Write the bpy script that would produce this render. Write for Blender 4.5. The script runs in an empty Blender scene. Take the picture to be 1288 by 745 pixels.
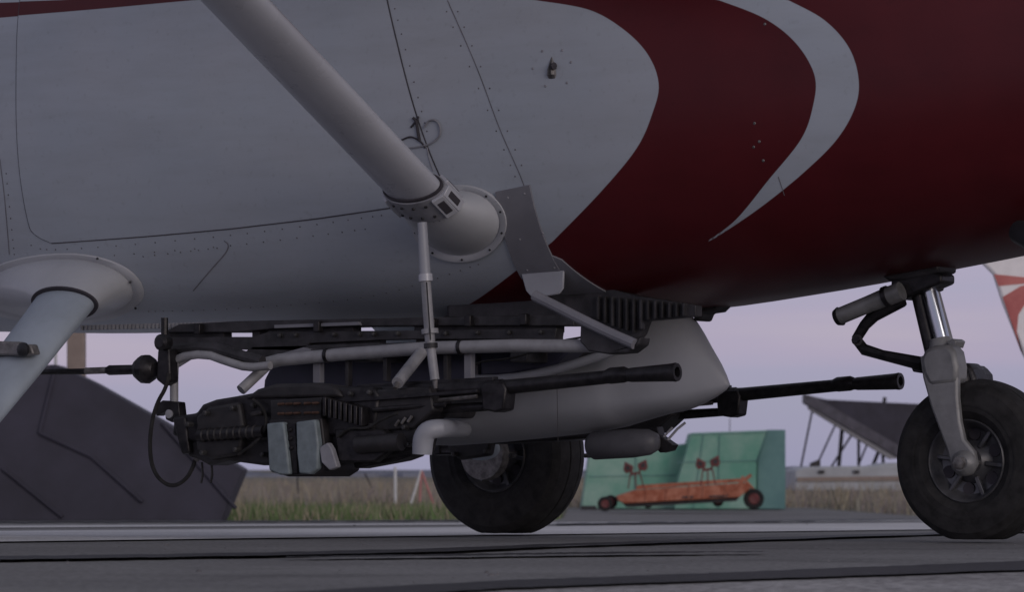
import bpy, math, random
import numpy as np
from mathutils import Vector, Matrix
from mathutils.bvhtree import BVHTree
random.seed(7); rng = np.random.default_rng(7)
sc = bpy.context.scene
COL = sc.collection
# ------------------------------------------------------------------ camera
FPX = 4950.0; TH = math.radians(33); PITCH = math.atan(218/FPX)
D0 = np.array([-math.sin(TH), math.cos(TH), 0.0]); R0 = np.array([math.cos(TH), math.sin(TH), 0.0])
CAM = np.array([3.54, 0, 0]) - 15*D0 - 1.72*R0; CAM[2] = 0.28
cd = bpy.data.cameras.new('camera'); cam = bpy.data.objects.new('camera', cd); COL.objects.link(cam)
cam.location = CAM; cam.rotation_euler = (math.pi/2 + PITCH, 0, TH)
cd.sensor_width = 36; cd.lens = 36*FPX/1288; cd.clip_start = 0.1; cd.clip_end = 9000
cd.dof.use_dof = True; cd.dof.focus_distance = 15.2; cd.dof.aperture_fstop = 9
sc.camera = cam
sc.view_settings.view_transform = 'Standard'; sc.view_settings.look = 'None'
sc.view_settings.exposure = 0; sc.view_settings.gamma = 1
sc.cycles.max_bounces = 6
# ------------------------------------------------------------------ sky (dusk) and soft sun
SUN_EL = math.radians(14); SUN_AZ = math.radians(-26)      # azimuth measured from world +X
sdir = Vector((math.cos(SUN_EL)*math.cos(SUN_AZ), math.cos(SUN_EL)*math.sin(SUN_AZ), math.sin(SUN_EL)))
w = bpy.data.worlds.new('World'); sc.world = w; w.use_nodes = True
nt = w.node_tree; nt.nodes.clear()
def N(t, typ, **kw):
    n = t.nodes.new(typ)
    for k, v in kw.items(): setattr(n, k, v)
    return n
out = N(nt, 'ShaderNodeOutputWorld'); 
sky = N(nt, 'ShaderNodeTexSky', sky_type='NISHITA', sun_disc=False, sun_elevation=SUN_EL, sun_rotation=math.pi/2 - SUN_AZ)
bg1 = N(nt, 'ShaderNodeBackground'); bg1.inputs['Strength'].default_value = 0.02
nt.links.new(sky.outputs[0], bg1.inputs[0])
geo = N(nt, 'ShaderNodeTexCoord'); sep = N(nt, 'ShaderNodeSeparateXYZ'); nt.links.new(geo.outputs['Generated'], sep.inputs[0])
mp = N(nt, 'ShaderNodeMapping'); mp.inputs['Scale'].default_value = (3, 3, 42); nt.links.new(geo.outputs['Generated'], mp.inputs[0])
nz = N(nt, 'ShaderNodeTexNoise'); nz.inputs['Scale'].default_value = 1.6; nz.inputs['Detail'].default_value = 3; nt.links.new(mp.outputs[0], nz.inputs[0])
ad = N(nt, 'ShaderNodeMath', operation='MULTIPLY_ADD'); ad.inputs[1].default_value = 0.10; nt.links.new(nz.outputs[0], ad.inputs[0]); nt.links.new(sep.outputs[2], ad.inputs[2])
ad2 = N(nt, 'ShaderNodeMath', operation='SUBTRACT'); ad2.inputs[1].default_value = 0.026; nt.links.new(ad.outputs[0], ad2.inputs[0])
ramp = N(nt, 'ShaderNodeValToRGB'); nt.links.new(ad2.outputs[0], ramp.inputs[0])
el = ramp.color_ramp.elements
el[0].position = 0.0; el[0].color = (0.255, 0.265, 0.40, 1)
el[1].position = 1.0; el[1].color = (0.20, 0.195, 0.225, 1)
for p, c in ((0.040, (0.28, 0.27, 0.435, 1)), (0.062, (0.325, 0.28, 0.44, 1)), (0.085, (0.40, 0.34, 0.45, 1)), (0.14, (0.31, 0.28, 0.40, 1)), (0.35, (0.25, 0.24, 0.30, 1))):
    e = el.new(p); e.color = c
bg2 = N(nt, 'ShaderNodeBackground'); bg2.inputs['Strength'].default_value = 0.97
nt.links.new(ramp.outputs[0], bg2.inputs[0])
add = N(nt, 'ShaderNodeAddShader'); nt.links.new(bg1.outputs[0], add.inputs[0]); nt.links.new(bg2.outputs[0], add.inputs[1])
nt.links.new(add.outputs[0], out.inputs[0])
sl = bpy.data.lights.new('sun', 'SUN'); sl.energy = 0.55; sl.angle = math.radians(28); sl.color = (1, 0.93, 0.92)
so = bpy.data.objects.new('sun', sl); COL.objects.link(so); so.location = (20, -20, 20)
so.rotation_euler = (-sdir).to_track_quat('-Z', 'Y').to_euler()

# ------------------------------------------------------------------ pixel helpers (measured from the photograph, 1288 x 745)
FW = D0*math.cos(PITCH) + np.array([0, 0, math.sin(PITCH)]); UP = -D0*math.sin(PITCH) + np.array([0, 0, math.cos(PITCH)])
def ray(u, v): return FW*FPX + R0*(u-644) + UP*(372.5-v)
def P(u, v, Y=0.0):
    q = ray(u, v); return CAM + q*((Y-CAM[1])/q[1])
def PX(u, v, X):
    q = ray(u, v); return CAM + q*((X-CAM[0])/q[0])
def PD(u, v, D):
    q = ray(u, v); return CAM + q*(D/np.dot(q, D0))
def gz(D):
    def ramp_(t, a): return np.where(t < -a, 0.0, np.where(t > a, t, (t+a)**2/(4*a)))
    D = np.asarray(D, float)
    return -0.0113*(ramp_(D-15.6, 0.8) - ramp_(D-95, 8))
def LD(l, D, dz=0.0):                                   # lateral, depth -> ground point
    p = CAM + R0*l + D0*D; p[2] = float(gz(D)) + dz; return p
def GP(u, v, dz=0.0):
    lo, hi = 3.0, 3000.0
    for _ in range(60):
        m = 0.5*(lo+hi); p = PD(u, v, m)
        if p[2] > float(gz(m)): lo = m
        else: hi = m
    p = PD(u, v, lo); p[2] = float(gz(lo)) + dz; return p

# ------------------------------------------------------------------ mesh builder
ORG = {}
def nrm(a): a = np.asarray(a, float); return a/np.linalg.norm(a)
def frame(axis):
    a = nrm(axis); h = np.array([0, 0, 1.0]) if abs(a[2]) < 0.9 else np.array([1.0, 0, 0])
    b = nrm(np.cross(h, a)); return a, b, np.cross(a, b)
class MB:
    def __init__(s): s.v = []; s.f = []
    def add(s, vs, fs):
        o = len(s.v); s.v += [tuple(map(float, p)) for p in vs]; s.f += [tuple(i+o for i in f) for f in fs]; return s
    def box(s, c, size, ax=None):
        c = np.asarray(c, float); A = np.eye(3) if ax is None else np.asarray(ax)
        vs = [c + A[0]*size[0]/2*i + A[1]*size[1]/2*j + A[2]*size[2]/2*k for i in (-1, 1) for j in (-1, 1) for k in (-1, 1)]
        return s.add(vs, [(0, 1, 3, 2), (4, 6, 7, 5), (0, 4, 5, 1), (2, 3, 7, 6), (0, 2, 6, 4), (1, 5, 7, 3)])
    def rings(s, rs, cap=True, closed=False):
        n = len(rs[0]); vs = [p for r_ in rs for p in r_]; fs = []
        m = len(rs)
        for i in range(m if closed else m-1):
            j = (i+1) % m
            for k in range(n):
                l = (k+1) % n; fs.append((i*n+k, i*n+l, j*n+l, j*n+k))
        if cap and not closed: fs.append(tuple(range(n-1, -1, -1))); fs.append(tuple((m-1)*n+k for k in range(n)))
        return s.add(vs, fs)
    def tube(s, pts, rad, n=12, cap=True, sm=0):
        pts = [np.asarray(p, float) for p in pts]
        if not hasattr(rad, '__len__'): rad = [rad]*len(pts)
        rad = list(rad)
        for _ in range(sm):                               # corner cutting
            q = [pts[0]]; r2 = [rad[0]]
            for i in range(len(pts)-1):
                q += [pts[i]*.75+pts[i+1]*.25, pts[i]*.25+pts[i+1]*.75]; r2 += [rad[i]*.75+rad[i+1]*.25, rad[i]*.25+rad[i+1]*.75]
            q.append(pts[-1]); r2.append(rad[-1]); pts, rad = q, r2
        rs = []; b = None
        for i, p in enumerate(pts):
            t = pts[min(i+1, len(pts)-1)] - pts[max(i-1, 0)]
            if np.linalg.norm(t) < 1e-9: t = np.array([1., 0, 0])
            a = nrm(t)
            if b is None: _, b, c = frame(a)
            else: b = nrm(b - a*np.dot(a, b)); c = np.cross(a, b)
            rs.append([p + rad[i]*(b*math.cos(k*2*math.pi/n) + c*math.sin(k*2*math.pi/n)) for k in range(n)])
        return s.rings(rs, cap)
    def lathe(s, o, axis, prof, n=32, closed=False, cap=True):
        a, b, c = frame(axis); o = np.asarray(o, float)
        rs = [[o + a*h + r_*(b*math.cos(k*2*math.pi/n) + c*math.sin(k*2*math.pi/n)) for k in range(n)] for h, r_ in prof]
        return s.rings(rs, cap, closed)
    def prism(s, pts, off):
        pts = [np.asarray(p, float) for p in pts]; off = np.asarray(off, float); n = len(pts)
        vs = pts + [p+off for p in pts]
        fs = [tuple(range(n)), tuple(2*n-1-k for k in range(n))] + [(k, k+n, (k+1) % n+n, (k+1) % n) for k in range(n)]
        return s.add(vs, fs)
    def slab(s, px, Y, t): return s.prism([P(u, v, Y) for u, v in px], (0, t, 0))
    def grid(s, G):
        m, n = len(G), len(G[0]); return s.add([p for r_ in G for p in r_], [(i*n+j, i*n+j+1, (i+1)*n+j+1, (i+1)*n+j) for i in range(m-1) for j in range(n-1)])
    def build(s, name, m, parent=None, bev=0, ang=35, label=None, origin=None, recalc=True):
        o3 = ORG.get(parent.name, np.zeros(3)) if parent else (np.asarray(origin, float) if origin is not None else np.zeros(3))
        me = bpy.data.meshes.new(name)
        me.from_pydata([tuple(np.array(p)-o3) for p in s.v], [], s.f); 
        if recalc:
            import bmesh
            bm = bmesh.new(); bm.from_mesh(me); bmesh.ops.recalc_face_normals(bm, faces=bm.faces); bm.to_mesh(me); bm.free()
        me.materials.append(m)
        me.polygons.foreach_set('use_smooth', [True]*len(me.polygons)); me.set_sharp_from_angle(angle=math.radians(ang))
        o = bpy.data.objects.new(name, me); COL.objects.link(o)
        ORG[o.name] = o3
        if parent: o.parent = parent
        else: o.location = o3
        if bev:
            b = o.modifiers.new('bevel', 'BEVEL'); b.width = bev; b.segments = 2; b.limit_method = 'ANGLE'; b.angle_limit = math.radians(40)
        if label: o['label'] = label
        return o
def thing(name, loc, label, cat, group=None):
    o = bpy.data.objects.new(name, None); COL.objects.link(o); o.location = loc; o.empty_display_size = 0.1
    ORG[o.name] = np.array(loc, float); o['label'] = label; o['category'] = cat
    if group: o['group'] = group
    return o
def tag(o, label, cat, group=None):
    o['label'] = label; o['category'] = cat
    if group: o['group'] = group
    return o
def kind(o, k): o['kind'] = k; return o
def copy_tree(o, parent=None, skip=('~',)):
    c = o.copy(); COL.objects.link(c); c.parent = parent
    for ch in list(o.children):
        if not ch.name.startswith(skip): copy_tree(ch, c, skip)
    return c

# ------------------------------------------------------------------ materials
def mat(name, col, rough=0.5, metal=0.0, var=0.25, scale=8.0, bump=0.0, bscale=60.0, col2=None, spec=0.5, coords='Object', stretch=None, coat=0.0):
    m = bpy.data.materials.new(name); m.use_nodes = True; t = m.node_tree
    b = t.nodes['Principled BSDF']
    b.inputs['Roughness'].default_value = rough; b.inputs['Metallic'].default_value = metal
    b.inputs['Specular IOR Level'].default_value = spec; b.inputs['Coat Weight'].default_value = coat
    tc = N(t, 'ShaderNodeTexCoord'); src = tc.outputs[coords]
    if stretch:
        mm = N(t, 'ShaderNodeMapping'); mm.inputs['Scale'].default_value = stretch; t.links.new(src, mm.inputs[0]); src = mm.outputs[0]
    n1 = N(t, 'ShaderNodeTexNoise'); n1.inputs['Scale'].default_value = scale; n1.inputs['Detail'].default_value = 6; n1.inputs['Roughness'].default_value = 0.6
    t.links.new(src, n1.inputs[0])
    rp = N(t, 'ShaderNodeValToRGB'); rp.color_ramp.elements[0].position = 0.36; rp.color_ramp.elements[1].position = 0.64
    c2 = col2 if col2 else tuple(min(1, x*(1+var)) for x in col); c1 = col if col2 else tuple(x*(1-var) for x in col)
    rp.color_ramp.elements[0].color = (*c1, 1); rp.color_ramp.elements[1].color = (*c2, 1)
    t.links.new(n1.outputs[0], rp.inputs[0]); t.links.new(rp.outputs[0], b.inputs['Base Color'])
    rr = N(t, 'ShaderNodeMapRange'); rr.inputs['To Min'].default_value = max(0.02, rough-0.1); rr.inputs['To Max'].default_value = min(1, rough+0.1)
    t.links.new(n1.outputs[0], rr.inputs[0]); t.links.new(rr.outputs[0], b.inputs['Roughness'])
    if bump:
        n2 = N(t, 'ShaderNodeTexNoise'); n2.inputs['Scale'].default_value = bscale; n2.inputs['Detail'].default_value = 4; t.links.new(src, n2.inputs[0])
        bp = N(t, 'ShaderNodeBump'); bp.inputs['Strength'].default_value = bump; bp.inputs['Distance'].default_value = 0.01
        t.links.new(n2.outputs[0], bp.inputs['Height']); t.links.new(bp.outputs[0], b.inputs['Normal'])
    return m
WHITE = (0.50, 0.51, 0.54)
M = dict(
 white=mat('white_paint', WHITE, 0.38, var=0.06, scale=3, coat=0.2),
 strut=mat('strut_paint', (0.48, 0.49, 0.54), 0.28, var=0.05, scale=4, coat=0.15),
 pale=mat('pale_blue_paint', (0.36, 0.41, 0.47), 0.42, var=0.08, scale=6),
 pod=mat('grey_pod_paint', (0.34, 0.35, 0.39), 0.45, var=0.06, scale=5),
 grey=mat('grey_enamel', (0.30, 0.30, 0.33), 0.5, var=0.15, scale=12),
 scuff=mat('grey_scuff_plate', (0.22, 0.22, 0.25), 0.6, var=0.08, scale=8),
 tube=mat('rack_tube_paint', (0.32, 0.32, 0.34), 0.45, var=0.12, scale=20),
 gun=mat('gun_steel', (0.016, 0.015, 0.018), 0.42, 0.5, col2=(0.040, 0.037, 0.040), scale=26, bump=0.12, bscale=70),
 gun2=mat('gun_housing', (0.013, 0.012, 0.014), 0.55, col2=(0.034, 0.031, 0.034), scale=14, bump=0.12, bscale=50),
 worn2=mat('worn_bolt_steel', (0.07, 0.068, 0.07), 0.5, 0.5, var=0.4, scale=40),
 worn=mat('worn_steel', (0.20, 0.19, 0.19), 0.5, 0.5, var=0.4, scale=30),
 fork=mat('fork_alloy', (0.23, 0.23, 0.235), 0.45, 0.2, var=0.22, scale=9, bump=0.04, bscale=90),
 tankgrey=mat('tank_grey_paint', (0.10, 0.10, 0.115), 0.55, var=0.15, scale=12),
 rim=mat('wheel_alloy', (0.11, 0.11, 0.12), 0.35, 0.4, var=0.3, scale=14),
 chrome=mat('polished_chrome', (0.55, 0.57, 0.62), 0.2, 1.0, var=0.05, scale=10),
 black=mat('black_rubber', (0.026, 0.025, 0.026), 0.8, var=0.4, scale=18, bump=0.15, spec=0.3),
 dark=mat('dark_underside_metal', (0.035, 0.033, 0.038), 0.6, var=0.5, scale=14),
 blue=mat('dark_blue_bin', (0.045, 0.045, 0.075), 0.5, var=0.2, scale=10),
 olive=mat('grey_green_plate', (0.20, 0.24, 0.26), 0.5, var=0.15, scale=25),
 copper=mat('copper_bullet', (0.13, 0.075, 0.055), 0.45, 0.8, var=0.3, scale=30),
 seam2=mat('seam_sealant', (0.20, 0.19, 0.21), 0.8, var=0.25, scale=9),
 gap=mat('door_gap_shadow', (0.10, 0.095, 0.11), 0.8, var=0.3, scale=5),
 seam=mat('seam_shadow_gap', (0.05, 0.045, 0.055), 0.8, var=0.1),
 screw=mat('screw_head', (0.05, 0.05, 0.055), 0.5, 0.6),
 rivet=mat('rivet_paint', (0.13, 0.12, 0.13), 0.6, var=0.6, scale=60),
 apron=mat('apron_asphalt', (0.19, 0.18, 0.185), 0.85, col2=(0.27, 0.26, 0.265), scale=0.7, bump=0.5, bscale=90),
 strip=mat('worn_pale_concrete', (0.36, 0.35, 0.36), 0.8, col2=(0.50, 0.49, 0.50), scale=1.2, bump=0.4, bscale=60),
 coarse=mat('coarse_concrete', (0.20, 0.19, 0.19), 0.9, col2=(0.46, 0.44, 0.44), scale=28, bump=0.9, bscale=120),
 tar=mat('bitumen_seal', (0.032, 0.031, 0.035), 0.6, var=0.4, scale=20, bump=0.4),
 earth=mat('field_earth', (0.17, 0.17, 0.12), 1.0, col2=(0.26, 0.23, 0.19), scale=0.25, spec=0.1),
 green=mat('worn_turquoise_paint', (0.14, 0.36, 0.27), 0.8, col2=(0.33, 0.50, 0.42), scale=.8, bump=0.3, bscale=20),
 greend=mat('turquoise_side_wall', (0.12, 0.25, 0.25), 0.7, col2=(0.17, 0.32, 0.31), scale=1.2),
 orange=mat('faded_orange_paint', (0.33, 0.09, 0.045), 0.8, col2=(0.52, 0.22, 0.14), scale=5),
 redlamp=mat('dark_red_enamel', (0.15, 0.035, 0.035), 0.55, var=0.3, scale=10),
 defl=mat('dark_slate_steel', (0.040, 0.037, 0.055), 0.7, var=0.28, scale=0.9, bump=0.3, bscale=6),
 defl2=mat('slate_steel_rib', (0.085, 0.08, 0.105), 0.6, var=0.3, scale=2),
 post=mat('tan_concrete', (0.30, 0.24, 0.21), 0.8, var=0.12, scale=3),
 pole=mat('pale_pole_paint', (0.7, 0.7, 0.7), 0.6, var=0.1),
 red=mat('faded_red_paint', (0.50, 0.22, 0.21), 0.5, var=0.15, scale=2),
 finw=mat('fin_white_paint', (0.92, 0.88, 0.88), 0.5, var=0.04),
 finr=mat('fin_red_paint', (0.42, 0.085, 0.085), 0.5, col2=(0.60, 0.19, 0.17), scale=2.5),
 shed=mat('pale_shed_wall', (0.45, 0.47, 0.50), 0.7, var=0.12, scale=1),
 hedge=mat('far_scrub', (0.20, 0.21, 0.25), 1, var=0.3, scale=0.1, spec=0.1),
)
# livery: white / dark red chosen by a signed distance stored on the skin's vertices
def ground_mat(name, dark, light, stain, grain_scale, grain):
    m = bpy.data.materials.new(name); m.use_nodes = True; t = m.node_tree; b = t.nodes['Principled BSDF']
    b.inputs['Roughness'].default_value = 0.92; b.inputs['Specular IOR Level'].default_value = 0.12
    tc = N(t, 'ShaderNodeTexCoord')
    def noise(sc_, det, lo, hi, c0, c1):
        n = N(t, 'ShaderNodeTexNoise'); n.inputs['Scale'].default_value = sc_; n.inputs['Detail'].default_value = det; n.inputs['Roughness'].default_value = .65
        t.links.new(tc.outputs['Object'], n.inputs[0]); r_ = N(t, 'ShaderNodeValToRGB'); r_.color_ramp.elements[0].position = lo; r_.color_ramp.elements[1].position = hi
        r_.color_ramp.elements[0].color = (*c0, 1); r_.color_ramp.elements[1].color = (*c1, 1); t.links.new(n.outputs[0], r_.inputs[0]); return n, r_
    _, big = noise(.55, 8, .36, .62, dark, light)
    _, st = noise(.9, 5, .30, .46, (stain,)*3, (1, 1, 1))
    ng_, gr = noise(grain_scale, 3, .38, .60, (1-grain,)*3, (1+0*grain,)*3)
    _, pit = noise(grain_scale*3.1, 2, .30, .42, (.55,)*3, (1, 1, 1))
    cur = big.outputs[0]
    for k in (st, gr, pit):
        mx = N(t, 'ShaderNodeMix', data_type='RGBA', blend_type='MULTIPLY'); mx.inputs['Factor'].default_value = 1
        t.links.new(cur, mx.inputs['A']); t.links.new(k.outputs[0], mx.inputs['B']); cur = mx.outputs['Result']
    t.links.new(cur, b.inputs['Base Color'])
    bp = N(t, 'ShaderNodeBump'); bp.inputs['Strength'].default_value = .5; bp.inputs['Distance'].default_value = .006
    t.links.new(ng_.outputs[0], bp.inputs['Height']); t.links.new(bp.outputs[0], b.inputs['Normal']); return m
M['apron'] = ground_mat('apron_asphalt', (.24, .235, .235), (.33, .325, .32), .72, 42, .35)
M['strip'] = ground_mat('worn_pale_concrete', (.62, .61, .61), (.82, .81, .81), .85, 30, .25)
M['coarse'] = ground_mat('coarse_concrete', (.36, .34, .335), (.58, .56, .55), .75, 26, .6)
def livery():
    m = bpy.data.materials.new('red_and_white_livery'); m.use_nodes = True; t = m.node_tree; b = t.nodes['Principled BSDF']
    a = N(t, 'ShaderNodeAttribute', attribute_name='paint_edge')
    mr = N(t, 'ShaderNodeMapRange'); mr.inputs['From Min'].default_value = -0.0016; mr.inputs['From Max'].default_value = 0.0016
    t.links.new(a.outputs['Fac'], mr.inputs[0])
    mx = N(t, 'ShaderNodeMix', data_type='RGBA'); t.links.new(mr.outputs[0], mx.inputs['Factor'])
    tc = N(t, 'ShaderNodeTexCoord'); n1 = N(t, 'ShaderNodeTexNoise'); n1.inputs['Scale'].default_value = 2.2; n1.inputs['Detail'].default_value = 5
    t.links.new(tc.outputs['Object'], n1.inputs[0])
    def two(c1, c2, sock):
        r_ = N(t, 'ShaderNodeValToRGB'); r_.color_ramp.elements[0].position = 0.35; r_.color_ramp.elements[1].position = 0.65
        r_.color_ramp.elements[0].color = (*c1, 1); r_.color_ramp.elements[1].color = (*c2, 1)
        t.links.new(n1.outputs[0], r_.inputs[0]); t.links.new(r_.outputs[0], sock)
    two((0.082, 0.007, 0.0105), (0.105, 0.0095, 0.0135), mx.inputs['A'])
    two((0.44, 0.485, 0.55), (0.47, 0.505, 0.565), mx.inputs['B'])
    # grime specks, finer
    n2 = N(t, 'ShaderNodeTexNoise'); n2.inputs['Scale'].default_value = 38; n2.inputs['Detail'].default_value = 8; t.links.new(tc.outputs['Object'], n2.inputs[0])
    r3 = N(t, 'ShaderNodeValToRGB'); r3.color_ramp.elements[0].position = 0.26; r3.color_ramp.elements[0].color = (0.90, 0.89, 0.89, 1)
    r3.color_ramp.elements[1].position = 0.40; r3.color_ramp.elements[1].color = (1, 1, 1, 1); t.links.new(n2.outputs[0], r3.inputs[0])
    m2 = N(t, 'ShaderNodeMix', data_type='RGBA', blend_type='MULTIPLY'); m2.inputs['Factor'].default_value = 1
    t.links.new(mx.outputs['Result'], m2.inputs['A']); t.links.new(r3.outputs[0], m2.inputs['B'])
    t.links.new(m2.outputs['Result'], b.inputs['Base Color'])
    b.inputs['Roughness'].default_value = 0.36; b.inputs['Specular IOR Level'].default_value = 0.35
    mp_ = N(t, 'ShaderNodeMapping'); mp_.inputs['Scale'].default_value = (.9, 3, 6); t.links.new(tc.outputs['Object'], mp_.inputs[0])
    n4 = N(t, 'ShaderNodeTexNoise'); n4.inputs['Scale'].default_value = 1.6; n4.inputs['Detail'].default_value = 7; n4.inputs['Roughness'].default_value = .7; t.links.new(mp_.outputs[0], n4.inputs[0])
    r4 = N(t, 'ShaderNodeValToRGB'); r4.color_ramp.elements[0].position = 0.34; r4.color_ramp.elements[0].color = (0.92, 0.91, 0.90, 1)
    r4.color_ramp.elements[1].position = 0.58; r4.color_ramp.elements[1].color = (1, 1, 1, 1); t.links.new(n4.outputs[0], r4.inputs[0])
    m5 = N(t, 'ShaderNodeMix', data_type='RGBA', blend_type='MULTIPLY'); m5.inputs['Factor'].default_value = 1
    t.links.new(m2.outputs['Result'], m5.inputs['A']); t.links.new(r4.outputs[0], m5.inputs['B']); t.links.new(m5.outputs['Result'], b.inputs['Base Color'])
    # slight oil canning of the sheet metal
    n3 = N(t, 'ShaderNodeTexNoise'); n3.inputs['Scale'].default_value = 1.7; t.links.new(tc.outputs['Object'], n3.inputs[0])
    bp = N(t, 'ShaderNodeBump'); bp.inputs['Strength'].default_value = 0.25; bp.inputs['Distance'].default_value = 0.02
    t.links.new(n3.outputs[0], bp.inputs['Height']); t.links.new(bp.outputs[0], b.inputs['Normal'])
    return m
M['livery'] = livery()

# ================================================================== SETTING
def sheet_LD(lat, dep, dz):
    mb = MB(); mb.grid([[LD(l, d, dz) for l in lat] for d in dep]); return mb
lat = [-4000, -800, -200, -60, -25, -12, -6, -3, 0, 3, 6, 12, 25, 60, 200, 800, 4000]
dep = [-1500, -200, -20, 0, 6, 10] + list(np.arange(12, 18.5, 0.2)) + [20, 25, 35, 50, 65, 80] + list(range(86, 106, 2)) + [120, 160, 250, 500, 1200, 5000]
kind(sheet_LD(lat, dep, -0.045).build('ground', M['earth']), 'structure')
mb = MB(); G = []
def edge_of(l): return np.interp(l, [-3000, -30, -2.2, 0.6, 1.7, 9, 11, 40, 3000], [45, 53, 57, 58, 119, 119, 82, 90, 120])
lc = [-120, -60, -30, -15, -9, -6, -4, -3, -2.2, -1.5, -.8, 0, .6, .8, 1, 1.2, 1.4, 1.6, 1.7, 2.5, 4, 6, 8, 9, 9.5, 10, 10.5, 11, 15, 25, 40, 60, 120]
jit = [random.uniform(-.4, .4) for _ in lc]
for D in [-60, -20, 0, 4, 8, 10, 12, 13] + list(np.arange(14, 18.5, .2)) + [19, 20, 22, 25, 30, 36, 42]: G.append([LD(l, D, 0.0) for l in lc])
for f in np.linspace(.04, 1, 26): G.append([LD(l, 42 + (float(edge_of(l)) + j - 42)*f, 0.0) for l, j in zip(lc, jit)])
# keep rows at exact smooth depths so the sheet follows the slope
mb.grid(G); kind(mb.build('apron', M['apron']), 'structure')
def band(bot, top, dz, n=60, m=6):
    b = np.array(bot, float); t_ = np.array(top, float); us = np.linspace(b[0, 0], b[-1, 0], n)
    vb = np.interp(us, b[:, 0], b[:, 1]); vt = np.interp(us, t_[:, 0], t_[:, 1])
    mb = MB(); G = []
    for k in range(m):
        f = k/(m-1); G.append([GP(u, a*(1-f)+c*f, dz) for u, a, c in zip(us, vb, vt)])
    mb.grid(G); return mb
def wob(pts, a):                                        # roughen a measured edge
    us = np.linspace(pts[0][0], pts[-1][0], 90); p = np.array(pts, float)
    return [(u, np.interp(u, p[:, 0], p[:, 1]) + random.uniform(-a, a)) for u in us]
kind(band([(-150, 686), (560, 676), (1450, 664)], [(-150, 671), (560, 665), (1450, 655.5)], 0.006).build('worn_paint_strip', M['strip']), 'structure')
kind(band([(-150, 666.5), (560, 661.5), (1450, 654)], [(-150, 664), (560, 659.5), (1450, 653)], 0.006).build('far_pale_strip', M['strip']), 'structure')
kind(band([(-150, 790), (300, 775), (640, 744), (1288, 722), (1450, 717)], [(-150, 770), (300, 757), (640, 741), (1288, 712), (1450, 707)], 0.006, n=90).build('coarse_pavement_edge', M['coarse']), 'structure')
kind(band([(-150, 1100), (640, 1050), (1450, 1000)], [(-150, 791), (300, 776), (640, 745), (1288, 723), (1450, 718)], 0.006, m=12).build('coarse_pavement', M['coarse']), 'structure')
def tarline(name, bot, top, dz=0.010):
    return kind(band(wob(bot, .45), wob(top, .45), dz, n=140, m=2).build(name, M['tar']), 'structure')
tarline('bitumen_joint', [(-150, 711), (348, 703), (560, 698), (720, 690.5), (1163, 676), (1450, 666)], [(-150, 706.5), (348, 699), (560, 693.5), (720, 687), (1163, 673), (1450, 663.5)])
tarline('bitumen_joint', [(360, 706), (560, 704.5), (720, 702), (960, 699)], [(360, 705), (560, 702), (720, 699.5), (960, 698)], 0.011)
tarline('bitumen_joint', [(250, 770), (640, 747), (900, 737), (1288, 723), (1450, 718)], [(250, 758), (640, 736.5), (900, 727), (1288, 711), (1450, 706)], 0.012)
tarline('bitumen_joint', [(-150, 659.5), (300, 658), (620, 656)], [(-150, 657.5), (300, 656.6), (620, 655)], 0.011)
tarline('bitumen_joint', [(700, 662), (1120, 655.5), (1450, 653.5)], [(700, 660), (1120, 654.2), (1450, 652.5)], 0.011)
# loose grit and blots on the apron
mb = MB()
for u, v in ((618, 732), (612, 729), (626, 731), (209, 692), (446, 664), (250, 727), (85, 716), (1015, 640)):
    p = GP(u, v, 0.014) if v > 660 else GP(u, 662, 0.014); r_ = random.uniform(.006, .012)
    mb.lathe(p, (0, 0, 1), [(0, r_), (.004, r_*.8), (.007, r_*.3)], 7)
for _ in range(260):
    p = LD(random.uniform(-3.0, 3.0), random.uniform(9, 17), 0.001); r_ = random.uniform(.0015, .004); mb.lathe(p, (0, 0, 1), [(0, r_), (r_*.7, r_*.6)], 5)
o = kind(mb.build('grit', M['worn']), 'stuff'); o['label'] = 'scattered grit and small stones on the grey apron'; o['category'] = 'grit'

# grass: blades, green close to the apron and tall dry weeds beyond
def blades(name, mats, n, dfun, hr, wr, label):
    D = dfun(n); half = D*0.19; L = rng.uniform(-1, 1, n)*half
    edge = edge_of(L); ok = (D > edge + 0.3) & ~((np.abs(L/D - .046) < .036) & (D < 119) & (D > 84)); D, L = D[ok], L[ok]; n = len(D)
    clump = np.sin(L*1.3+D*.21)*np.sin(L*.37-D*.5+2)*.35 + 1
    h = rng.uniform(*hr, n)*clump; wd = rng.uniform(*wr, n); a = rng.uniform(0, 6.28, n)
    base = CAM[None, :]*[1, 1, 0] + R0[None, :]*L[:, None] + D0[None, :]*D[:, None]; base[:, 2] = gz(D) - 0.02
    s_ = np.stack([np.cos(a), np.sin(a), 0*a], 1)*wd[:, None]/2
    lean = np.stack([rng.normal(0, .25, n), rng.normal(0, .25, n), 0*a], 1)*h[:, None]; top = base + lean; top[:, 2] += h
    v = np.stack([base-s_, base+s_, top], 1).reshape(-1, 3)
    me = bpy.data.meshes.new(name); me.vertices.add(3*n); me.vertices.foreach_set('co', v.ravel())
    me.loops.add(3*n); me.loops.foreach_set('vertex_index', np.arange(3*n)); me.polygons.add(n)
    me.polygons.foreach_set('loop_start', np.arange(n)*3); 
    for m_ in mats: me.materials.append(m_)
    me.polygons.foreach_set('material_index', rng.integers(0, len(mats), n)); me.update(); me.validate()
    o = bpy.data.objects.new(name, me); COL.objects.link(o); o['kind'] = 'stuff'; o['label'] = label; o['category'] = 'grass'
g1 = mat('grass_green', (0.15, 0.22, 0.09), 0.9, var=0.2, spec=0.2); g2 = mat('grass_olive', (0.24, 0.26, 0.15), 0.9, var=0.2, spec=0.2); g3 = mat('grass_straw', (0.38, 0.33, 0.24), 0.9, var=0.2, spec=0.2)
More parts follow.
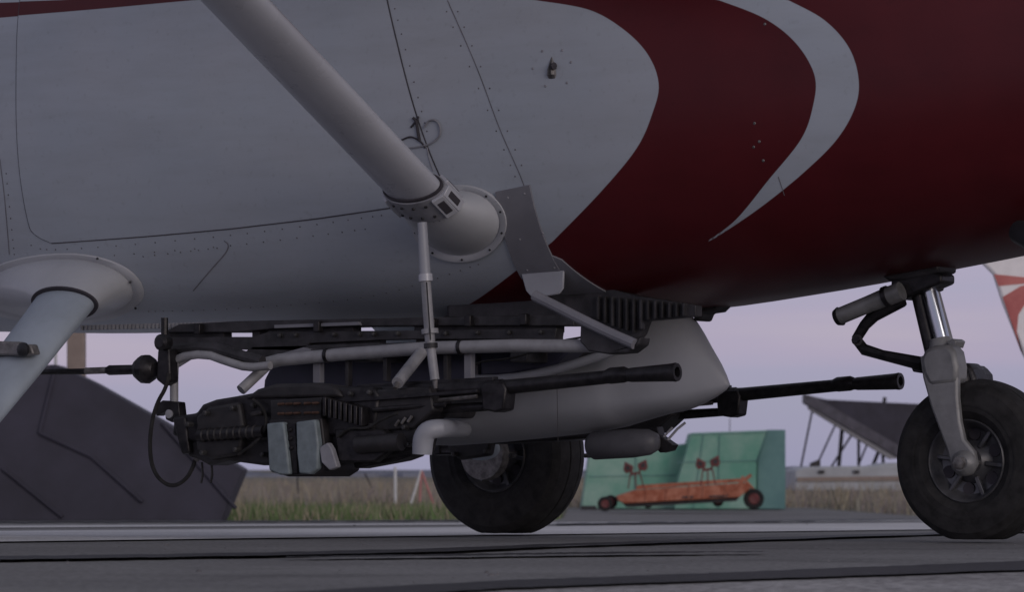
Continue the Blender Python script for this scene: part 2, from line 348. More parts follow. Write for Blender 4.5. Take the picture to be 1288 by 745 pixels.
g4 = mat('weed_dry', (0.32, 0.30, 0.25), 0.95, var=0.25, spec=0.1); g5 = mat('weed_mauve', (0.30, 0.26, 0.25), 0.95, var=0.25, spec=0.1)
blades('grass', [g1, g1, g2, g3], 42000, lambda n: rng.uniform(56, 92, n), (.14, .34), (.02, .05), 'short green grass along the far edge of the apron')
blades('dry_weeds', [g4, g5, g3], 60000, lambda n: 86+170*rng.uniform(0, 1, n)**1.5, (.35, .75), (.03, .09), 'tall brown dry weeds in the field beyond the green grass')
mb = MB(); x0 = -700; 
while x0 < 700:
    wd = random.uniform(6, 16); h = random.uniform(.5, 1.1) if random.random() < .9 else random.uniform(1.1, 1.6); c = LD(x0, 600+random.uniform(-8, 8))
    mb.lathe(c - np.array([0, 0, .3]), (0, 0, 1), [(0, wd*.6), (h*.55+.3, wd*.55), (h*.9+.3, wd*.3), (h+.3, wd*.1)], 8); x0 += wd*.35
o = kind(mb.build('scrub_line', M['hedge']), 'stuff'); o['label'] = 'low dark scrub along the far horizon'; o['category'] = 'scrub'

# ================================================================== FAR OBJECTS
def DP(px, D, off): # prism traced at depth D
    mb = MB(); mb.prism([PD(u, v, D) for u, v in px], off); return mb
# left blast deflector
def tilt(px, D, base_v=656, lean=0.35):
    return [PD(u, v, D) + D0*((base_v-v)/ (FPX/D))*lean for u, v in px]
dl = thing('blast_deflector', PD(120, 655, 54), 'big dark slate steel blast deflector with a peaked top standing left behind the airplane', 'blast deflector', 'dark steel deflectors at the apron edge')
face = [(-150, 656), (-150, 500), (-20, 475), (30, 458), (62, 457), (110, 480), (200, 530), (304, 591), (279, 656)]
mb = MB(); mb.prism(tilt(face, 54), D0*1.1); mb.build('deflector_plate', M['defl'], dl, bev=.02)
for a, b in (((45, 545), (112, 575)), ((112, 575), (178, 632)), ((0, 590), (78, 651)), ((200, 532), (296, 640)), ((62, 460), (45, 545))):
    mb = MB(); q = tilt([a, b], 53.98); mb.tube(q, .03, 6); mb.build('rib', M['defl'], dl)
mb = MB(); mb.prism([PD(u, v, 53.6) for u, v in ((-150, 661), (-150, 655.5), (288, 655.5), (288, 660))], D0*.5); mb.build('base_shadow', M['dark'], dl)  # dark slab stands in for the shadow along the deflector's foot
for u in (-60, 60, 200):
    mb = MB(); a = PD(u, 520 if u < 150 else 560, 55.6); b = LD(np.dot(a-CAM, R0), 58.5); mb.tube([a, b], .06, 8); mb.build('prop', M['defl2'], dl)
# the right deflector, seen past the nose wheel
dr = thing('blast_deflector', LD(19.5, 205), 'far dark inclined steel deflector on slanting props, seen between gun muzzle and nose wheel', 'blast deflector', 'dark steel deflectors at the apron edge')
mb = MB(); mb.prism([PD(u, v, 205) for u, v in ((1012, 497), (1040, 503), (1146, 508), (1300, 515), (1300, 660), (1160, 590), (1140, 570))], D0*1.2); mb.build('deflector_plate', M['defl'], dr, bev=.01)
mb = MB(); mb.prism([PD(u, v, 204.6) for u, v in ((1012, 496), (1026, 500), (1150, 572), (1150, 586), (1012, 507))], D0*1.6); mb.build('edge_beam', M['post'] if 0 else M['defl2'], dr)
mb = MB(); mb.prism([PD(u, v, 204.8) for u, v in ((1016, 508), (1135, 577), (1120, 578), (1018, 515))], D0*.9); mb.build('flange', M['grey'], dr)
for a, b, rr in (((1023, 510), (1005, 600), 1.4), ((1052, 532), (1030, 580), 1.4), ((1060, 530), (1054, 600), 2.6), ((1074, 543), (1043, 592), 1.5), ((1080, 548), (1080, 600), 1.9), ((1092, 556), (1078, 590), 1.4), ((1106, 566), (1094, 596), 2.6), ((1110, 566), (1112, 600), 2)):
    mb = MB(); q0 = PD(*a, 206); q1 = PD(*b, 209 if rr < 2 else 207); q1 = q0 + (q1-q0)*1.0; dirv = (q1-q0); tt = (float(gz(205)) - q0[2])/dirv[2]; q1 = q0 + dirv*tt if rr > 1.45 else q1
    mb.tube([q0, q1], rr*.040, 6); mb.build('prop', M['dark'], dr)
mb = MB(); mb.tube([PD(1112, 507, 206), PD(1113, 500, 206)], .10, 6); mb.build('lifting_eye', M['dark'], dr)
mb = MB(); mb.prism([PD(u, v, 204) for u, v in ((1020, 583), (1032, 578), (1032, 588), (1020, 592))], D0*.9); mb.build('foot_block', M['dark'], dr)
# tan post
c = LD(PD(95, 600, 60) @ R0 - CAM @ R0, 60)
mb = MB(); mb.prism([PD(84, 640, 60), PD(106, 640, 60), PD(106, 330, 60), PD(84, 330, 60)], D0*.27); tag(mb.build('post', M['post'], bev=.02), 'tall tan concrete post rising behind the left blast deflector', 'post')
mb = MB(); mb.tube([PD(70, 640, 62), PD(70, 330, 62)], .025, 8); tag(mb.build('pole', M['pole']), 'thin pale pole just left of the tan post', 'pole')
# green block shed, built of wall sheets
DS = 113; shd = thing('green_shed', LD((860-644)/FPX*DS, DS), 'worn turquoise steel shed with chamfered end standing behind the orange trailer', 'shed')
mb = MB(); mb.prism([PD(u, v, DS) for u, v in ((848, 641), (852, 606), (870, 545), (965, 541.5), (952, 580), (951, 641))], D0*2.6); mb.build('front_wall', M['green'], shd, bev=.03)
mb = MB(); mb.prism([PD(u, v, DS+.25) for u, v in ((952, 641), (953, 580), (966, 541), (988, 541), (988, 641))], D0*2.6); mb.build('side_wall', M['greend'], shd, bev=.02)
mb = MB(); mb.prism([PD(u, v, DS+.8) for u, v in ((731, 640), (737, 600), (741, 573), (790, 571), (800, 566), (866, 558), (866, 641))], D0*2.2); mb.build('low_wing', M['green'], shd, bev=.03)
for (a, b) in (((851, 582), (952, 580)), ((870, 547), (964, 544)), ((741, 600), (850, 598)), ((885, 546), (872, 640)), ((951, 582), (965, 544)), ((800, 568), (798, 640)), ((905, 545), (903, 640))):
    mb = MB(); dd = DS-.02 if a[0] > 845 else DS+.78; mb.tube([PD(*a, dd), PD(*b, dd)], .014, 5); mb.build('seam_bead', M['greend'], shd)
mb = MB(); mb.tube([PD(918, 543, DS+1), PD(918, 527, DS+1)], .012, 5); mb.build('aerial', M['dark'], shd)
mb = MB(); mb.prism([PD(u, v, DS-.1) for u, v in ((731, 643), (731, 637), (750, 637), (750, 643))], D0*.6); mb.build('skid', M['dark'], shd)
# orange trailer
DT = 104; tr = thing('orange_trailer', LD((860-644)/FPX*DT, DT), 'faded orange flatbed trailer with drawbar parked before the green shed', 'trailer')
mb = MB(); mb.prism([PD(u, v, DT) for u, v in ((776, 625), (800, 617), (940, 608), (944, 615), (930, 626), (786, 634), (778, 631))], D0*1.6); mb.build('flatbed', M['orange'], tr, bev=.03)
mb = MB(); mb.prism([PD(u, v, DT+1.4) for u, v in ((800, 616), (802, 611), (938, 602), (940, 606))], D0*.08); mb.build('rear_board', M['orange'], tr)
mb = MB(); mb.prism([PD(u, v, DT+.2) for u, v in ((784, 634), (930, 626), (926, 631), (790, 639))], D0*1.2); mb.build('chassis', M['dark'], tr)
for u in (812, 838, 866, 884, 912):
    mb = MB(); mb.tube([PD(u, 632-(u-812)*.06, DT-.02), PD(u+1, 614-(u-812)*.07, DT-.02)], .02, 5); mb.build('stake', M['orange'], tr)
mb = MB(); mb.tube([PD(915, 622, DT), PD(935, 605, DT), PD(945, 598, DT)], .05, 6); mb.build('drawbar', M['orange'], tr)
mb = MB(); mb.tube([PD(933, 600, DT+.6), PD(956, 625, DT+.6)], .04, 6); mb.build('brace', M['orange'], tr)
for u0, u1, v in ((858, 872, 625), (892, 915, 624)):
    mb = MB(); mb.prism([PD(u0, v, DT-.03), PD(u1, v-.6, DT-.03), PD(u1, v+2, DT-.03), PD(u0, v+2, DT-.03)], D0*.02); mb.build('slot', M['dark'], tr)
for u, v, rr, dd in ((761, 634.5, 9.5, 0), (948, 628, 13, .3), (768, 632, 9, 1.4), (815, 634, 6, .5), (903, 631, 7, .5)):
    o_ = PD(u, v, DT+dd); s = rr*DT/FPX; wb = bpy.data.objects.new('wheel', None); COL.objects.link(wb); wb.parent = tr; ORG[wb.name] = ORG[tr.name]
    mb = MB(); mb.lathe(o_, -D0, [(-.08, s*.6), (-.09, s*.9), (-.05, s), (.05, s), (.09, s*.9), (.08, s*.6)], 20); mb.build('tyre', M['black'], wb)
    mb = MB(); mb.lathe(o_ - D0*.085, -D0, [(0, s*.55), (.02, s*.45), (.01, s*.2)], 12); mb.build('hub', M['redlamp'], wb)
# twin headed stands on the trailer
def stand(u, v, label):
    dd = DT+.5; t = thing('twin_lamp_stand', PD(u, 614, dd), label, 'lamp stand', 'dark red twin lamp stands on the orange trailer')
    for k, (du, dv) in enumerate(((-8, -3), (9, -6))):
        c = PD(u+du, v+dv, dd); sg = 1 if k else -1
        mb = MB(); mb.prism([PD(u+du+a*sg, v+dv+b, dd-.08) for a, b in ((-6, -2), (5, -8), (7, 2), (4, 7), (-5, 5))], D0*.16); mb.build('lamp_head', M['redlamp'], t, bev=.02)
        mb = MB(); mb.prism([PD(u+du+a*sg, v+dv+b, dd-.10) for a, b in ((-2, -1), (3, -4), (4, 2), (-1, 3))], D0*.03); mb.build('lens', M['screw'], t)
        mb = MB(); mb.tube([c, PD(u+du*.4, v+5, dd)], .03, 6); mb.build('neck', M['redlamp'], t)
    mb = MB(); mb.tube([PD(u-6, v+5, dd), PD(u+6, v+3, dd)], .035, 6); mb.build('crossbar', M['redlamp'], t)
    for a, b in ((-6, -9), (0, 1), (6, 11)):
        mb = MB(); mb.tube([PD(u+a, v+4, dd), PD(u+b, 615, dd)], .018, 5); mb.build('leg', M['redlamp'], t)
stand(799, 592, 'left dark red twin headed lamp stand, below the airplane belly tank')
stand(890, 587, 'right dark red twin headed lamp stand, in front of the tall shed wall')
# pale sheds far right
for (u0, u1, v0, v1, D, lab) in ((1000, 1150, 587, 606, 150, 'long low pale shed behind the right deflector props'), (1100, 1180, 582, 600, 190, 'pale far shed with rounded roof beside the nose wheel')):
    t = thing('pale_shed', PD((u0+u1)/2, v1, D), lab, 'shed')
    mb = MB(); zb = gz(D) - PD(0, v1, D)[2]; mb.prism([PD(u, v, D) for u, v in ((u0, v1+12), (u0, v0+5), (u0+14, v0+1), (u0+45, v0), (u1-10, v0-1), (u1, v0+4), (u1, v1+12))], D0*6); mb.build('wall', M['shed'], t, bev=.05)
    mb = MB(); mb.prism([PD(u, v, D-.1) for u, v in ((u0+3, v1), (u0+3, v1-5), (u1-3, v1-7), (u1-3, v1-1))], D0*.08); mb.build('lower_band', M['post'], t)
    for k in range(2):
        mb = MB(); uu = u0+30+k*44; mb.prism([PD(u, v, D-.12) for u, v in ((uu, v0+9), (uu, v0+5), (uu+7, v0+5), (uu+7, v0+9))], D0*.1); mb.build('window', M['dark'], t)
# poles in the grass
def upole(name, u0, v0, u1, v1, D, r_, m_, lab, cat='pole'):
    mb = MB(); mb.tube([PD(u0, v0, D), PD(u1, v1, D)], r_, 7); return tag(mb.build(name, m_), lab, cat)
upole('white_pole', 497.5, 634, 497, 588, 82, .032, M['pole'], 'white pole standing upright in the grass left of the far main wheel')
t = thing('striped_tripod', PD(526, 636, 80), 'red and white legged tripod marker in the grass beside the far main wheel', 'marker')
for a, b, m_ in (((517, 634), (530, 592), 'pole'), ((530, 592), (545, 634), 'red'), ((530, 592), (528, 632), 'red')):
    mb = MB(); mb.tube([PD(*a, 80), PD(*b, 80)], .025, 6); mb.build('leg', M[m_], t)
upole('dark_stake', 375, 622, 374, 600, 90, .018, M['dark'], 'thin dark upright stake in the dry weeds under the ammunition box')
upole('dark_stake', 470, 620, 459, 596, 90, .018, M['dark'], 'thin dark leaning stake left of the white pole')
for u, h in ((409, 8), (1006, 6)): pass
# other aircraft: red and white fin at the right edge
tf = thing('other_airplane_tail', PD(1330, 640, 40), 'red and white tail of another airplane at the right edge of the photo', 'airplane tail')
DF = 40
finpx = [(1226, 321), (1262, 300), (1330, 285), (1420, 285), (1420, 470), (1330, 500), (1300, 470), (1288, 447), (1262, 382), (1250, 345)]
mb = MB(); mb.prism([PD(u, v, DF) for u, v in finpx], D0*.14); mb.build('fin', M['finw'], tf, bev=.03)
for px in ([(1250, 345), (1300, 350), (1300, 356), (1275, 358), (1256, 360)], [(1261, 374), (1284, 360), (1330, 352), (1330, 375), (1290, 382), (1281, 396), (1279, 418), (1283, 440), (1288, 449)],):
    mb = MB(); mb.prism([PD(u, v, DF-.006) for u, v in px], D0*.004); mb.build('red_flash', M['finr'], tf)
mb = MB(); a = PD(1340, 520, DF); mb.tube([a, a+R0*2, a+R0*5], [.28, .42, .6], 16); mb.build('tail_boom', M['finw'], tf)
mb = MB(); g = LD((a-CAM)@R0+1.2, DF); mb.lathe(g + np.array([0, 0, .2]), D0, [(-.07, .12), (-.08, .18), (0, .2), (.08, .18), (.07, .12)], 20); mb.build('tail_wheel', M['black'], tf)
mb = MB(); mb.tube([g+np.array([0, 0, .2])-D0*.1, a+R0*1.3], .04, 8); mb.build('tail_leg', M['grey'], tf)

# ================================================================== AIRPLANE
plane = thing('airplane', (0.0, 0.0, 0.0), 'white high wing airplane with dark red swoosh nose parked over the mounted guns', 'airplane')
XK = np.array([-6.5, -4.0, -2.0, -0.6, 0.5, 1.6, 2.4, 3.0, 3.7, 4.4, 4.9, 5.25, 5.36])
ZB = np.array([1.55, 1.15, 0.92, 0.875, 0.875, 0.885, 0.915, 0.985, 1.085, 1.20, 1.30, 1.42, 1.55])
ZT = np.array([2.1, 2.45, 2.68, 2.74, 2.76, 2.76, 2.62, 2.42, 2.36, 2.30, 2.22, 2.05, 1.9])
WH = np.array([.28, .55, .78, .83, .84, .84, .82, .78, .70, .60, .50, .36, .2])
def smx(x, K):
    x = np.asarray(x, float); return (np.interp(x-.22, XK, K) + 2*np.interp(x-.08, XK, K) + 2*np.interp(x+.08, XK, K) + np.interp(x+.22, XK, K))/6
NE = 3.0
def section(x, a):
    zb, zt, wh = smx(x, ZB), smx(x, ZT), smx(x, WH); zc = zb + (zt-zb)*.55; ca, sa = np.cos(a), np.sin(a)
    h = np.where(ca > 0, zc-zb, zt-zc); ne = np.where(ca > 0, 2.55, NE); z = zc - h*np.sign(ca)*np.abs(ca)**(2/ne); y = wh*np.abs(sa)**(2/ne); return y, z
def vcoord(x, ay, z):
    zb, zt, wh = smx(x, ZB), smx(x, ZT), smx(x, WH); zc = zb + (zt-zb)*.55
    return np.where(z < zc, z + .8*ay, z + .8*(2*wh-ay))
AA = np.linspace(0, math.pi, 601)
def surf(x, v, off=0.0):
    def pt(x, v):
        y, z = section(np.full(AA.shape, x), AA); vv = vcoord(np.full(AA.shape, x), y, z)
        return np.array([x, -np.interp(v, vv, y), np.interp(v, vv, z)])
    p = pt(x, v)
    if off:
        e = 1e-2; n_ = np.cross(pt(x+e, v)-pt(x-e, v), pt(x, v+e)-pt(x, v-e)); n_ = nrm(n_); n_ = n_ if n_[1] < 0 or abs(n_[1]) < 1e-3 and n_[2] < 0 else -n_
        p = p + n_*off
    return p
def nsurf(x, v): return nrm(surf(x, v, .01) - surf(x, v))
xs = np.concatenate([np.arange(-6.5, -3.0, .15), np.arange(-3.0, 1.6, .025), np.arange(1.6, 4.1, .0125), np.arange(4.1, 5.36, .025), [5.36]])
# param spacing denser along the visible side
aa = np.concatenate([np.linspace(0, math.pi, 230), math.pi + np.linspace(0, math.pi, 90)[1:-1]])
verts = []
for x in xs:
    y, z = section(np.full(aa.shape, x), aa); sgn = np.where(aa <= math.pi, -1, 1)
    verts += list(zip(np.full(aa.shape, x), y*sgn, z))
fb = MB(); nn = len(aa); fs = []
for i in range(len(xs)-1):
    for k in range(nn): l = (k+1) % nn; fs.append((i*nn+k, (i+1)*nn+k, (i+1)*nn+l, i*nn+l))
fs.append(tuple(range(nn))); fs.append(tuple((len(xs)-1)*nn + k for k in reversed(range(nn))))
fb.add(verts, fs)
bvh = BVHTree.FromPolygons([Vector(p) for p in fb.v], fb.f)
def hit(u, v):
    q = ray(u, v); h, n_, i, d_ = bvh.ray_cast(Vector(CAM), Vector(q).normalized())
    return None if h is None else np.array(h)
def xv(u, v):
    h = hit(u, v)
    while h is None: v -= 2; h = hit(u, v)
    return (h[0], float(vcoord(h[0], abs(h[1]), h[2])))
def dens(pts, n=8):
    out = []                                                   # Catmull-Rom through measured pixels
    for i in range(len(pts)-1):
        p0, p1, p2, p3 = [np.array(pts[max(0, min(len(pts)-1, j))], float) for j in (i-1, i, i+1, i+2)]
        for k in range(n):
            t_ = k/n; out.append(tuple(.5*((2*p1)+(-p0+p2)*t_+(2*p0-5*p1+4*p2-p3)*t_**2+(-p0+3*p1-3*p2+p3)*t_**3)))
    return out + [tuple(pts[-1])]
edgeA = dens([(675, 0), (741, 12), (786, 38), (816, 70), (828.5, 106), (821, 141), (801, 186), (756, 241), (695, 304)])
top1 = dens([(-60, 28), (0, 22), (120, 12), (250, 0), (420, -14), (560, -16), (675, 0)])
polyA = [xv(*p) for p in top1] + [xv(*p) for p in edgeA] + [xv(*p) for p in dens([(695, 304), (650, 340), (600, 377), (560, 398)])]
b0 = polyA[-1]; a0 = polyA[0]
polyA += [(b0[0]-.5, b0[1]-.35), (b0[0]-1.2, .6), (-7, .6), (-7, a0[1]-.05)]
polyC = [xv(*p) for p in dens([(905, 0), (962, 23), (1002, 55), (1025, 96), (1022, 136), (1007, 176), (967, 226), (926, 276), (889, 304)])]
polyC += [xv(*p) for p in dens([(889, 306), (928, 281), (967, 253), (1012, 216), (1052, 176), (1075, 136), (1080, 100), (1068, 60), (1037, 25), (992, 0)])][1:]
c1, c2 = polyC[-1], polyC[0]; polyC += [(c1[0]-.4, c1[1]+.14), (c1[0]-1.2, c1[1]+.3), (c1[0]-1.2, c1[1]+.25), (c2[0]-.35, c2[1]+.10)]
tt_ = [xv(*p) for p in ((-60, 8), (0, 3), (85, 0), (300, -25))]; polyB = tt_ + [(tt_[-1][0]+.2, 8), (-7, 8), (-7, tt_[0][1])]
def sdist(pts, poly):
    P_ = np.asarray(pts); Q = np.asarray(poly); R_ = np.roll(Q, -1, 0); best = np.full(len(P_), 1e9); ins = np.zeros(len(P_), bool)
    for (ax, ay), (bx, by) in zip(Q, R_):
        dx, dy = bx-ax, by-ay; L2 = dx*dx+dy*dy
        if L2 < 1e-12: continue
        t_ = np.clip(((P_[:, 0]-ax)*dx + (P_[:, 1]-ay)*dy)/L2, 0, 1); d_ = np.hypot(P_[:, 0]-ax-t_*dx, P_[:, 1]-ay-t_*dy); best = np.minimum(best, d_)
        c_ = ((ay > P_[:, 1]) != (by > P_[:, 1])); 
        if dy != 0: ins ^= c_ & (P_[:, 0] < dx*(P_[:, 1]-ay)/dy + ax)
    return np.where(ins, best, -best)
def paint(o):
    me = o.data; n_ = len(me.vertices); co = np.empty(n_*3); me.vertices.foreach_get('co', co); co = co.reshape(-1, 3) + ORG.get(o.name, 0)
    q = np.stack([co[:, 0], vcoord(co[:, 0], np.abs(co[:, 1]), co[:, 2])], 1)
    s_ = np.maximum(np.maximum(sdist(q, polyA), sdist(q, polyB)), sdist(q, polyC))
    at = me.attributes.new('paint_edge', 'FLOAT', 'POINT'); at.data.foreach_set('value', s_.astype(np.float32))
fus = fb.build('fuselage', M['livery'], plane, ang=60); paint(fus)

# skin panels that lie proud of the fuselage
def panel(name, left, right, vb, n=(40, 60), off=.003, m='livery'):
    """left/right: x as function of fraction; vb(x): bottom v; top fixed"""
    mb = MB(); G = []
    for j in range(n[1]+1):
        f = j/n[1]; row = []
        for i in range(n[0]+1):
            g_ = i/n[0]; x = left(f)*(1-g_) + right(f)*g_; row.append(surf(x, vb(x)*(1-f) + 3.35*f, off))
        G.append(row)
    mb.grid(G); o = mb.build(name, M[m], plane, ang=60, recalc=False); paint(o)
    return o
def ribbon(mb, pts, wd, off):                              # flat strip on the skin along (x, v) points
    ps = [surf(x, v, off) for x, v in pts]; rows = []
    for i, p in enumerate(ps):
        t_ = nrm(ps[min(i+1, len(ps)-1)] - ps[max(i-1, 0)]); s_ = nrm(np.cross(t_, nsurf(*pts[i])))
        rows.append([p - s_*wd/2, p + s_*wd/2])
    return mb.grid(rows)
def seam(pxs, wd=.004, n=8, name='panel_seam', off=.0015, extra=None, m='seam2'):
    pts = [xv(*p) for p in dens(pxs, n)]
    if extra: pts = extra(pts)
    mb = MB(); ribbon(mb, pts, wd, off); return mb.build(name, M[m], plane, recalc=False)
# door
s1 = [xv(*p) for p in ((487, 0), (505, 70), (530, 165))]; bo = [xv(*p) for p in ((36, 292), (70, 305), (180, 297), (290, 287), (400, 274), (482, 262), (560, 250))]
bx = [p[0] for p in bo]; bv = [p[1] for p in bo]
slope = (s1[2][0]-s1[0][0])/(s1[2][1]-s1[0][1])
vdb = lambda x: float(np.interp(x, bx[1:], bv[1:]))
xr = lambda f: s1[2][0] + slope*((vdb(1.6)*(1-f)+3.35*f) - s1[2][1])
x_l = xv(34, 270)[0]
def xl(f): 
    v = vdb(x_l)*(1-f)+3.35*f; d_ = v - vdb(x_l)
    return x_l + (max(0, .09 - d_)**2)/.09*1.0
panel('cabin_door', xl, xr, vdb)
mb = MB(); fr = [f for f in np.linspace(0, .12, 14)] + [f for f in np.linspace(.15, 1, 20)]
ribbon(mb, [(xl(f)-.002, vdb(xl(f))*(1-f)+3.35*f) for f in fr], .005, .0015); 
ribbon(mb, [(x, vdb(x)-.003) for x in np.linspace(xl(0), xr(0), 60)], .007, .0015)
ribbon(mb, [(xr(f)+.003, vdb(xr(f))*(1-f)+3.35*f) for f in np.linspace(0, 1, 40)], .006, .0015)
mb.build('door_gap', M['gap'], plane, recalc=False)
seam([(563, 0), (600, 85), (628, 160), (655, 222), (668, 260)], .0035)
seam([(282, 303), (287, 308), (284, 318), (265, 340), (243, 366)], .0045)
seam([(979, 222), (987, 246)], .003)
seam([(0, 200), (6, 250), (12, 320)], .004)
# rivets
mb = MB()
def rivline(pxs, step, r_=.0036, off=.0006, du=0, dv=0):
    p = [xv(a+du, b+dv) for a, b in dens(pxs, 10)]; pp = [surf(*q) for q in p]; acc = 0; last = pp[0]
    for q, w_ in zip(p, pp):
        acc += np.linalg.norm(w_-last); last = w_
        if acc >= step:
            acc = 0; mb.lathe(surf(*q, off), nsurf(*q), [(0, r_), (.0012, r_*.7)], 6)
rivline([(487, 0), (530, 165)], .03, du=7); rivline([(563, 0), (655, 222)], .035, du=-7); rivline([(563, 0), (655, 222)], .05, du=7)
rivline([(36, 292), (70, 305), (290, 287), (480, 262)], .03, dv=9); rivline([(70, 305), (290, 287), (470, 265)], .05, dv=22)
rivline([(170, 318), (240, 310), (275, 306)], .04, dv=6)
rivline([(0, 200), (12, 320)], .03, du=6)
rivline([(660, 262), (690, 330)], .03, du=-4); rivline([(610, 330), (470, 372), (300, 388), (180, 392)], .03)
o = mb.build('rivets', M['rivet'], plane); o['kind'] = 'stuff'
for u, v in ((949, 155), (955, 178), (960, 202), (962, 30), (948, 185)):
    q = xv(u, v); mb = MB(); mb.lathe(surf(*q, .0005), nsurf(*q), [(0, .006), (.002, .004)], 8); mb.build('fastener', M['worn'], plane)
# piano hinge dots under the belly edge
mb = MB()
for u in range(104, 300, 5):
    x = P(u, 412, -.5)[0]; c = np.array([x, -.50, float(smx(x, ZB))+.005]); mb.box(c, (.009, .02, .02))
o = mb.build('belly_hinge', M['tube'], plane); o['kind'] = 'stuff'
mb = MB(); a = P(100, 417, -.48); b = P(300, 410, -.48); mb.box((a+b)/2 + np.array([0, 0, .012]), (.75, .05, .018)); mb.build('hinge_strip', M['grey'], plane)

# vent scoop with ring of screws
q = xv(694, 84); c = surf(*q); n_ = nsurf(*q); upv = nrm(surf(q[0], q[1]+.05)-c); sv = np.cross(upv, n_)
vs = bpy.data.objects.new('vent_scoop', None); COL.objects.link(vs); vs.parent = plane; ORG[vs.name] = ORG['airplane']
mb = MB(); rs = []
for t_, wd, hh in ((-.045, .016, .004), (-.03, .021, .020), (-.01, .018, .021), (.02, .010, .010), (.042, .003, .002)):
    rs.append([c + upv*t_ + sv*wd*math.cos(k*math.pi/5)*1. + n_*hh*abs(math.sin(k*math.pi/5)) - n_*.003 for k in range(10)])
mb.rings(rs); mb.build('scoop_shell', M['worn'], vs)
mb = MB(); mb.lathe(c + sv*.009 + upv*.002 + n_*.013, sv + n_*.3, [(-.004, .002), (.004, .012), (.012, .015), (.016, .001)], 8); mb.build('scoop_mouth', M['seam'], vs)
for du, dv in ((-12, -20), (13, -21), (24, -6), (-8, 24), (19, 20), (-24, 2)):
    qq = xv(694+du, 84+dv); mb = MB(); mb.lathe(surf(*qq, .0005), nsurf(*qq), [(0, .0055), (.002, .004)], 8); mb.build('screw', M['grey'], vs)

# latch: cord and oval handle
lt = bpy.data.objects.new('door_latch', None); COL.objects.link(lt); lt.parent = plane; ORG[lt.name] = ORG['airplane']
def skinline(pxs, r_, off, name, m, par, n=6):
    mb = MB(); mb.tube([surf(*xv(*p), off) for p in dens(pxs, n)], r_, 6); return mb.build(name, m, par)
skinline([(521, 148), (525, 153), (527, 165), (529, 177)], .006, .008, 'latch_pin', M['seam'], lt)
skinline([(514, 186), (530, 184), (545, 179), (554, 170), (554, 158), (548, 151), (540, 152), (535, 160)], .0038, .006, 'handle_rim', M['grey'], lt)
skinline([(506, 176), (518, 172), (530, 178), (536, 186)], .0035, .006, 'lower_rim', M['seam'], lt)
skinline([(518, 160), (526, 150), (527, 146)], .004, .006, 'hook', M['seam'], lt)
skinline([(538, 185), (541, 200), (546, 215)], .002, .005, 'cord', M['grey'], lt)

# scuff plate + step tab
pp = [(624, 241), (667, 232), (706, 345), (662, 350), (640, 300)]
def skinpoly(px, off, th, n=14):
    """quad patch on the skin from 4 pixel corners (bl, br, tr, tl)"""
    mb = MB(); q = [np.array(xv(*p)) for p in px]; G = []
    for j in range(n+1):
        f = j/n; G.append([surf(*((q[0]*(1-g_)+q[1]*g_)*(1-f) + (q[3]*(1-g_)+q[2]*g_)*f), off) for g_ in np.linspace(0, 1, n+1)])
    top = len(mb.v); mb.grid(G); nC = n+1; m_ = len(mb.v)
    G2 = [[surf(*((q[0]*(1-g_)+q[1]*g_)*(1-f) + (q[3]*(1-g_)+q[2]*g_)*f), off-th) for g_ in np.linspace(0, 1, n+1)] for f in np.linspace(0, 1, n+1)]
    mb.grid(G2)
    per = [i for i in range(nC)] + [i*nC+nC-1 for i in range(1, nC)] + [nC*nC-1-i for i in range(1, nC)] + [(nC-1-i)*nC for i in range(1, nC-1)]
    mb.f += [(a, b, b+m_, a+m_) for a, b in zip(per, per[1:]+per[:1])]
    return mb
sp = skinpoly([(657, 350), (709, 345), (667, 232), (624, 241)], .008, .008).build('scuff_plate', M['scuff'], plane, bev=.001)
for u, v in ((640, 248), (661, 243), (664, 338), (698, 335), (655, 300), (684, 292)):
    qq = xv(u, v); mb = MB(); mb.lathe(surf(*qq, .0085), nsurf(*qq), [(0, .005), (.002, .0035)], 8); mb.build('screw', M['grey'], sp)
tabp = [(655, 344), (661, 366), (667, 373), (680, 374), (703, 370), (708, 363), (709, 340)]
yb = surf(*xv(683, 345))[1] - .02
mb = MB(); mb.slab(tabp, yb, .012); mb.build('step_tab', M['pod'], plane, bev=.005)

# strut, clamp and fairing
def ell(c, a, b, ra, rb, n=32): return [c + a*ra*math.cos(k*2*math.pi/n) + b*rb*math.sin(k*2*math.pi/n) for k in range(n)]
Y0 = -.85; A0 = P(530, 247, -.98); B0 = PX(296, 0, A0[0]); sd = nrm(B0 - A0); ex = np.array([1., 0, 0]); ex = nrm(ex - sd*np.dot(ex, sd)); ez = np.cross(sd, ex)
L = (2.66 - A0[2])/sd[2]
stb = MB(); stb.rings([ell(A0 + sd*t_, ex, ez, .128, .058) for t_ in (-.09, .0, .5, 1, 2, L)]); stt = stb.build('wing_strut', M['strut'], plane, ang=60)
fair = MB(); qf = xv(582, 281); cf = surf(*qf); nf = nsurf(*qf); af = nrm(surf(qf[0]+.05, qf[1]) - cf); bf = nrm(np.cross(nf, af))
rs = []; base = []
for k in range(40):
    t_ = k*2*math.pi/40; px_ = 579 + 60*math.cos(t_); py_ = 280 + 48*math.sin(t_); base.append((px_, py_))
for f in (0, .12, .3, .5, .7, .88, 1.0):
    ring = []
    for k, (u, v) in enumerate(base):
        qq = xv(579+(u-579)*.86, 280+(v-280)*.86); p0 = surf(*qq, .004); t_ = k*2*math.pi/40
        p1 = A0 - sd*.07 + ex*.138*math.cos(t_) - ez*.068*math.sin(t_)*(1)
        bulge = math.sin(f*math.pi)*.012
        g_ = f**1.25; ring.append(p0*(1-g_) + p1*g_ + nf*bulge + (p0-cf)*math.sin(f*math.pi)*.02)
    rs.append(ring)
fair.rings(rs, cap=False); sf = fair.build('strut_fairing', M['white'], plane, ang=60)
fl = MB(); ribbon_pts = []
rs = []
